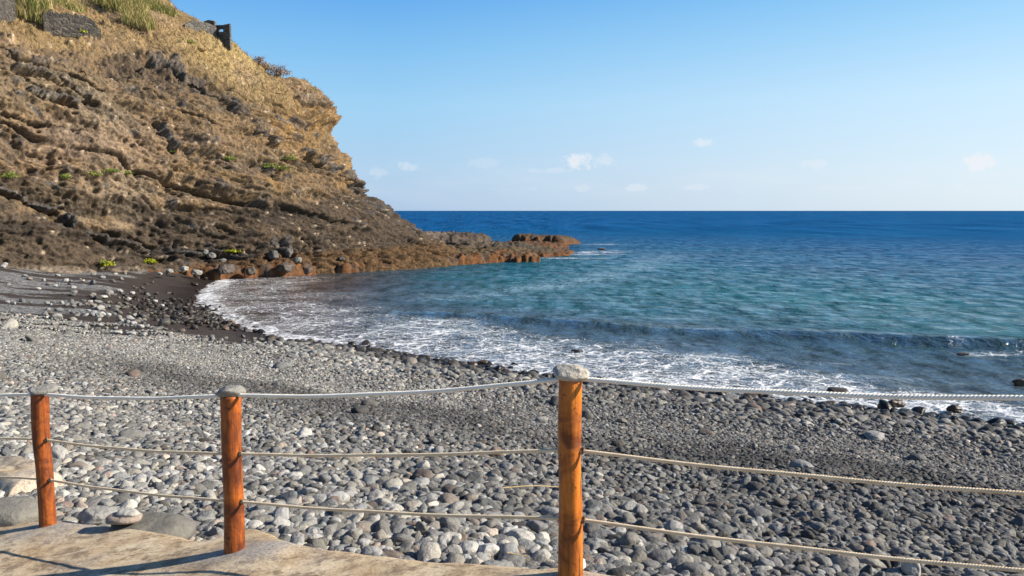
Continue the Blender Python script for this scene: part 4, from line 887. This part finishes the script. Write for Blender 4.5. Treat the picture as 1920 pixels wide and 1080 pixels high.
reed(262,45,(1.6,1.3),2.3,420,'straw tipped reeds reaching lowest down the slope',6,shift=.12)
reed(280,12,(2.2,1.5),2.3,600,'bright green reeds at the right part of the big reed bed',7,shift=-.05)
reed(305,26,(1.5,1.2),2.0,360,'green reeds leaning out against the sky, rightmost of the bed',8,shift=-.15)
def bush(name, px, py, dims, n_, size, m, label, seed, cat='shrub', twig=True, group=None):
    c = surf(px, py, 5); root = bpy.data.objects.new(name, None); C.objects.link(root); root.location = c
    v, f, sh = leaves(n_, dims, size, seed); mesh_np('foliage', v, f, m, parent=root, smooth=False, attrs={'shade': sh})
    if twig:
        v, f, sh, _, _ = blades(70, (dims[0]*.25, dims[1]*.25), dims[2]*1.35, .035, .8, seed+1); mesh_np('branches', v, f, M_twig, parent=root, smooth=False, attrs={'shade': sh*.6})
    tag(root, label, cat, group); return root
bush('shrub', 487, 118, (.75,.7,.95), 420, .09, M_twig, 'small grey twiggy shrub against the sky, left one of the three on the ridge', 1)
bush('shrub', 505, 126, (1.0,.9,.75), 700, .09, M_dry, 'low brown green shrub in the middle of the ridge shrubs', 2)
bush('shrub', 528, 134, (1.3,1.0,.95), 800, .09, M_twig, 'wide reddish grey shrub against the sky, right one on the ridge', 3)
for k, (px, py, w_, h_, m, lab) in enumerate([(196,497,.75,.38,M_lime,'yellow green bush at the cliff foot above the beach, left one'),(281,493,.6,.3,M_lime,'yellow green bush at the cliff foot, right of its neighbour'),(430,472,.55,.22,M_lime,'strip of yellow green leaves above the rock shelf'),(447,473,.35,.2,M_lime,'tiny yellow green tuft right of the yellow strip'),
    (170,330,.8,.45,M_green,'green bush under the ledge in the middle of the cliff'),(200,323,1.2,.28,M_green,'long low green plant growing along the pale cliff patch'),(232,326,.7,.25,M_green,'olive tuft at the right end of the long low plant'),(122,334,.4,.35,M_green,'small dark green bush left of the ledge bush'),
    (505,313,1.0,.4,M_green,'grass green patch high on the right part of the cliff'),(528,318,.8,.35,M_green,'grass green patch lower right of its twin on the cliff'),(540,298,.9,.35,M_green,'olive plant above the two green patches'),(428,299,.8,.3,M_green,'olive plant near the centre of the cliff'),(12,333,.9,.4,M_green,'green bush on the dark ledge at the left edge'),(150,62,.7,.35,M_lime,'yellowish low bush at the foot of the dry stone wall'),
    (325,285,.5,.35,M_green,'small olive bush beside the vertical crack'),(190,492,.5,.25,M_green,'dull green bush just above the left yellow bush'),(350,80,.8,.35,M_green,'olive bush on the grassy slope below the ruin'),(375,96,.6,.3,M_dry,'straw coloured bush on the grassy slope')]):
    bush('bush', px, py, (w_, w_*.6, h_), int(260+w_*300), .075, m, lab, 20+k, 'bush', False, 'bushes growing on the cliff')
# dry grass on the slope above the bare rock
gm = (face < .45) & (FX > -40) & (FX < 640) & (CZ < 33) & (np.arange(NC)[None, :] < NC*.86) & (CY < 92)
gp = np.stack([CX, CY, CZ], -1)[gm]; gc = rng.choice(len(gp), 15000); r_ = rng; gp = gp[gc]
v, f, sh, bx, by = blades(15000, (0, 0), .42, .05, .8, 77, lean=(.15, -.1)); v = v.reshape(15000, 8, 3)+gp[:, None, :]-np.array([0, 0, .05])
gsh = np.clip(.5+.5*fbm(gp[:, 0]*.4, gp[:, 1]*.4, 0, 3, 88)+rng.normal(0, .2, 15000), 0, 1).repeat(8)
tag(mesh_np('dry_grass', v.reshape(-1, 3), f, M_dry, smooth=False, attrs={'shade': gsh}), 'straw coloured dry grass on the slope above the cliff', 'grass', None, 'stuff')

# ------------------------------------------------------------------ dry stone walls and the ruin on the ridge
def wall_strip(name, a, b, thick, h0, h1, m, label, cat, parent=None, seed=0, jag=.1, n_=60, topfn=None, base=-.5):
    a, b = np.array(a, float), np.array(b, float); t = np.linspace(0, 1, n_); p = a+(b-a)*t[:, None]; dv = (b-a); dv[2] = 0; dv /= np.linalg.norm(dv); nv = np.array([dv[1], -dv[0], 0])
    hh = (h0+(h1-h0)*t) if topfn is None else topfn(t); hh = hh+jag*fbm(t*9+seed, 0, 0, 3, seed); rws = 16; V_ = []
    for side in (1, -1):
        for k in range(rws):
            s = k/(rws-1) if side == 1 else 1-k/(rws-1); z = base+(hh-base)*s
            q = p.copy(); q[:, 2] += z; q += nv*(side*thick/2+.05*fbm(t*25, s*8, side*3, 2, seed+4)[:, None]); V_.append(q)
    V_.append(V_[0]); G_ = np.array(V_); f = grid_faces(*G_.shape[:2]); nrw = G_.shape[0]
    capl = [[k*n_, (k+1)*n_, (nrw-3-k)*n_, (nrw-2-k)*n_] for k in range(rws-1)]
    capr = [[x_+n_-1 for x_ in c_][::-1] for c_ in capl]
    o = mesh_np(name, G_, np.concatenate([f, np.array(capl), np.array(capr)]), m, parent=parent, smooth=False)
    bm = bmesh.new(); bm.from_mesh(o.data); bmesh.ops.recalc_face_normals(bm, faces=bm.faces); bm.to_mesh(o.data); bm.free()
    if label: tag(o, label, cat)
    return o
a = surf(84, 55, 6); b = surf(190, 60, 6)
wall_strip('dry_stone_wall', a+Vector((0,-.25,-.1)), b+Vector((0,-.25,-.2)), .6, 1.5, 1.1, M_masonry, 'dark dry stone retaining wall on the slope beside the reeds', 'wall', seed=3, jag=.42, topfn=lambda t: 1.35-1.0*np.clip((t-.72)/.28, 0, 1)**1.5)
a = surf(-12, 32, 8); b = surf(22, 28, 8)
wall_strip('dry_stone_wall', a, b, .6, 1.5, 1.2, M_masonry, 'short piece of dark dry stone wall at the top left edge', 'wall', seed=5, jag=.45)
def outline_wall(name, parent, c0, pts, base_px, d0, d1, thick, seed):
    """a wall whose top follows the outline pts (px, py); it stands in the ground below base_px"""
    pts = np.array(pts, float); n_ = 40; px = np.linspace(pts[0, 0], pts[-1, 0], n_); py = np.interp(px, pts[:, 0], pts[:, 1]); t = (px-px[0])/(px[-1]-px[0])
    tops = np.array([P(a_, b_, fwd=d0+(d1-d0)*k)[:] for a_, b_, k in zip(px, py, t)]); z0 = P(px[0], base_px, fwd=d0).z
    return wall_strip(name, Vector((tops[0, 0], tops[0, 1], z0))-c0, Vector((tops[-1, 0], tops[-1, 1], z0))-c0, thick, 0, 0, M_ruin, None, None, parent, seed, .03, n_=n_, topfn=lambda q: tops[:, 2]-z0, base=-.6)
D_r = surf(392, 74, 8).y+1.3
rt = bpy.data.objects.new('ruined_house', None); C.objects.link(rt); c0 = P(392, 76, fwd=D_r); rt.location = c0
tag(rt, 'small roofless stone ruin with a gable and a window hole on the ridge', 'ruin')
outline_wall('front_wall', rt, c0, [(345,46),(352,42),(361,37),(375,41),(390,44),(404,51)], 84, D_r-2.3, D_r+.3, .35, 11)
outline_wall('back_wall', rt, c0, [(383,41),(392,38),(404,40)], 84, D_r+3.6, D_r+3.4, .35, 12)
gparts = [outline_wall('gable_wall', rt, c0, [(405,48),(410.5,47)], 84, D_r+.9, D_r+.75, .18, 21), outline_wall('gable_wall', rt, c0, [(419.5,47),(431.5,44.5)], 84, D_r+.45, D_r-.1, .18, 22),
          outline_wall('gable_wall', rt, c0, [(410.3,60),(419.7,60)], 84, D_r+.75, D_r+.45, .16, 23), outline_wall('gable_wall', rt, c0, [(410.3,47.2),(419.7,47.2)], 51, D_r+.75, D_r+.45, .16, 24)]
for v_ in gparts[3].data.vertices:                                # the lintel over the hole starts above the opening
    v_.co.z = max(v_.co.z, (P(415, 52, fwd=D_r)-c0).z)
bm = bmesh.new()
for o_ in gparts: bm.from_mesh(o_.data)
bm.to_mesh(gparts[0].data); bm.free()
for o_ in gparts[1:]: bpy.data.objects.remove(o_)
print('done', len(bpy.data.objects))
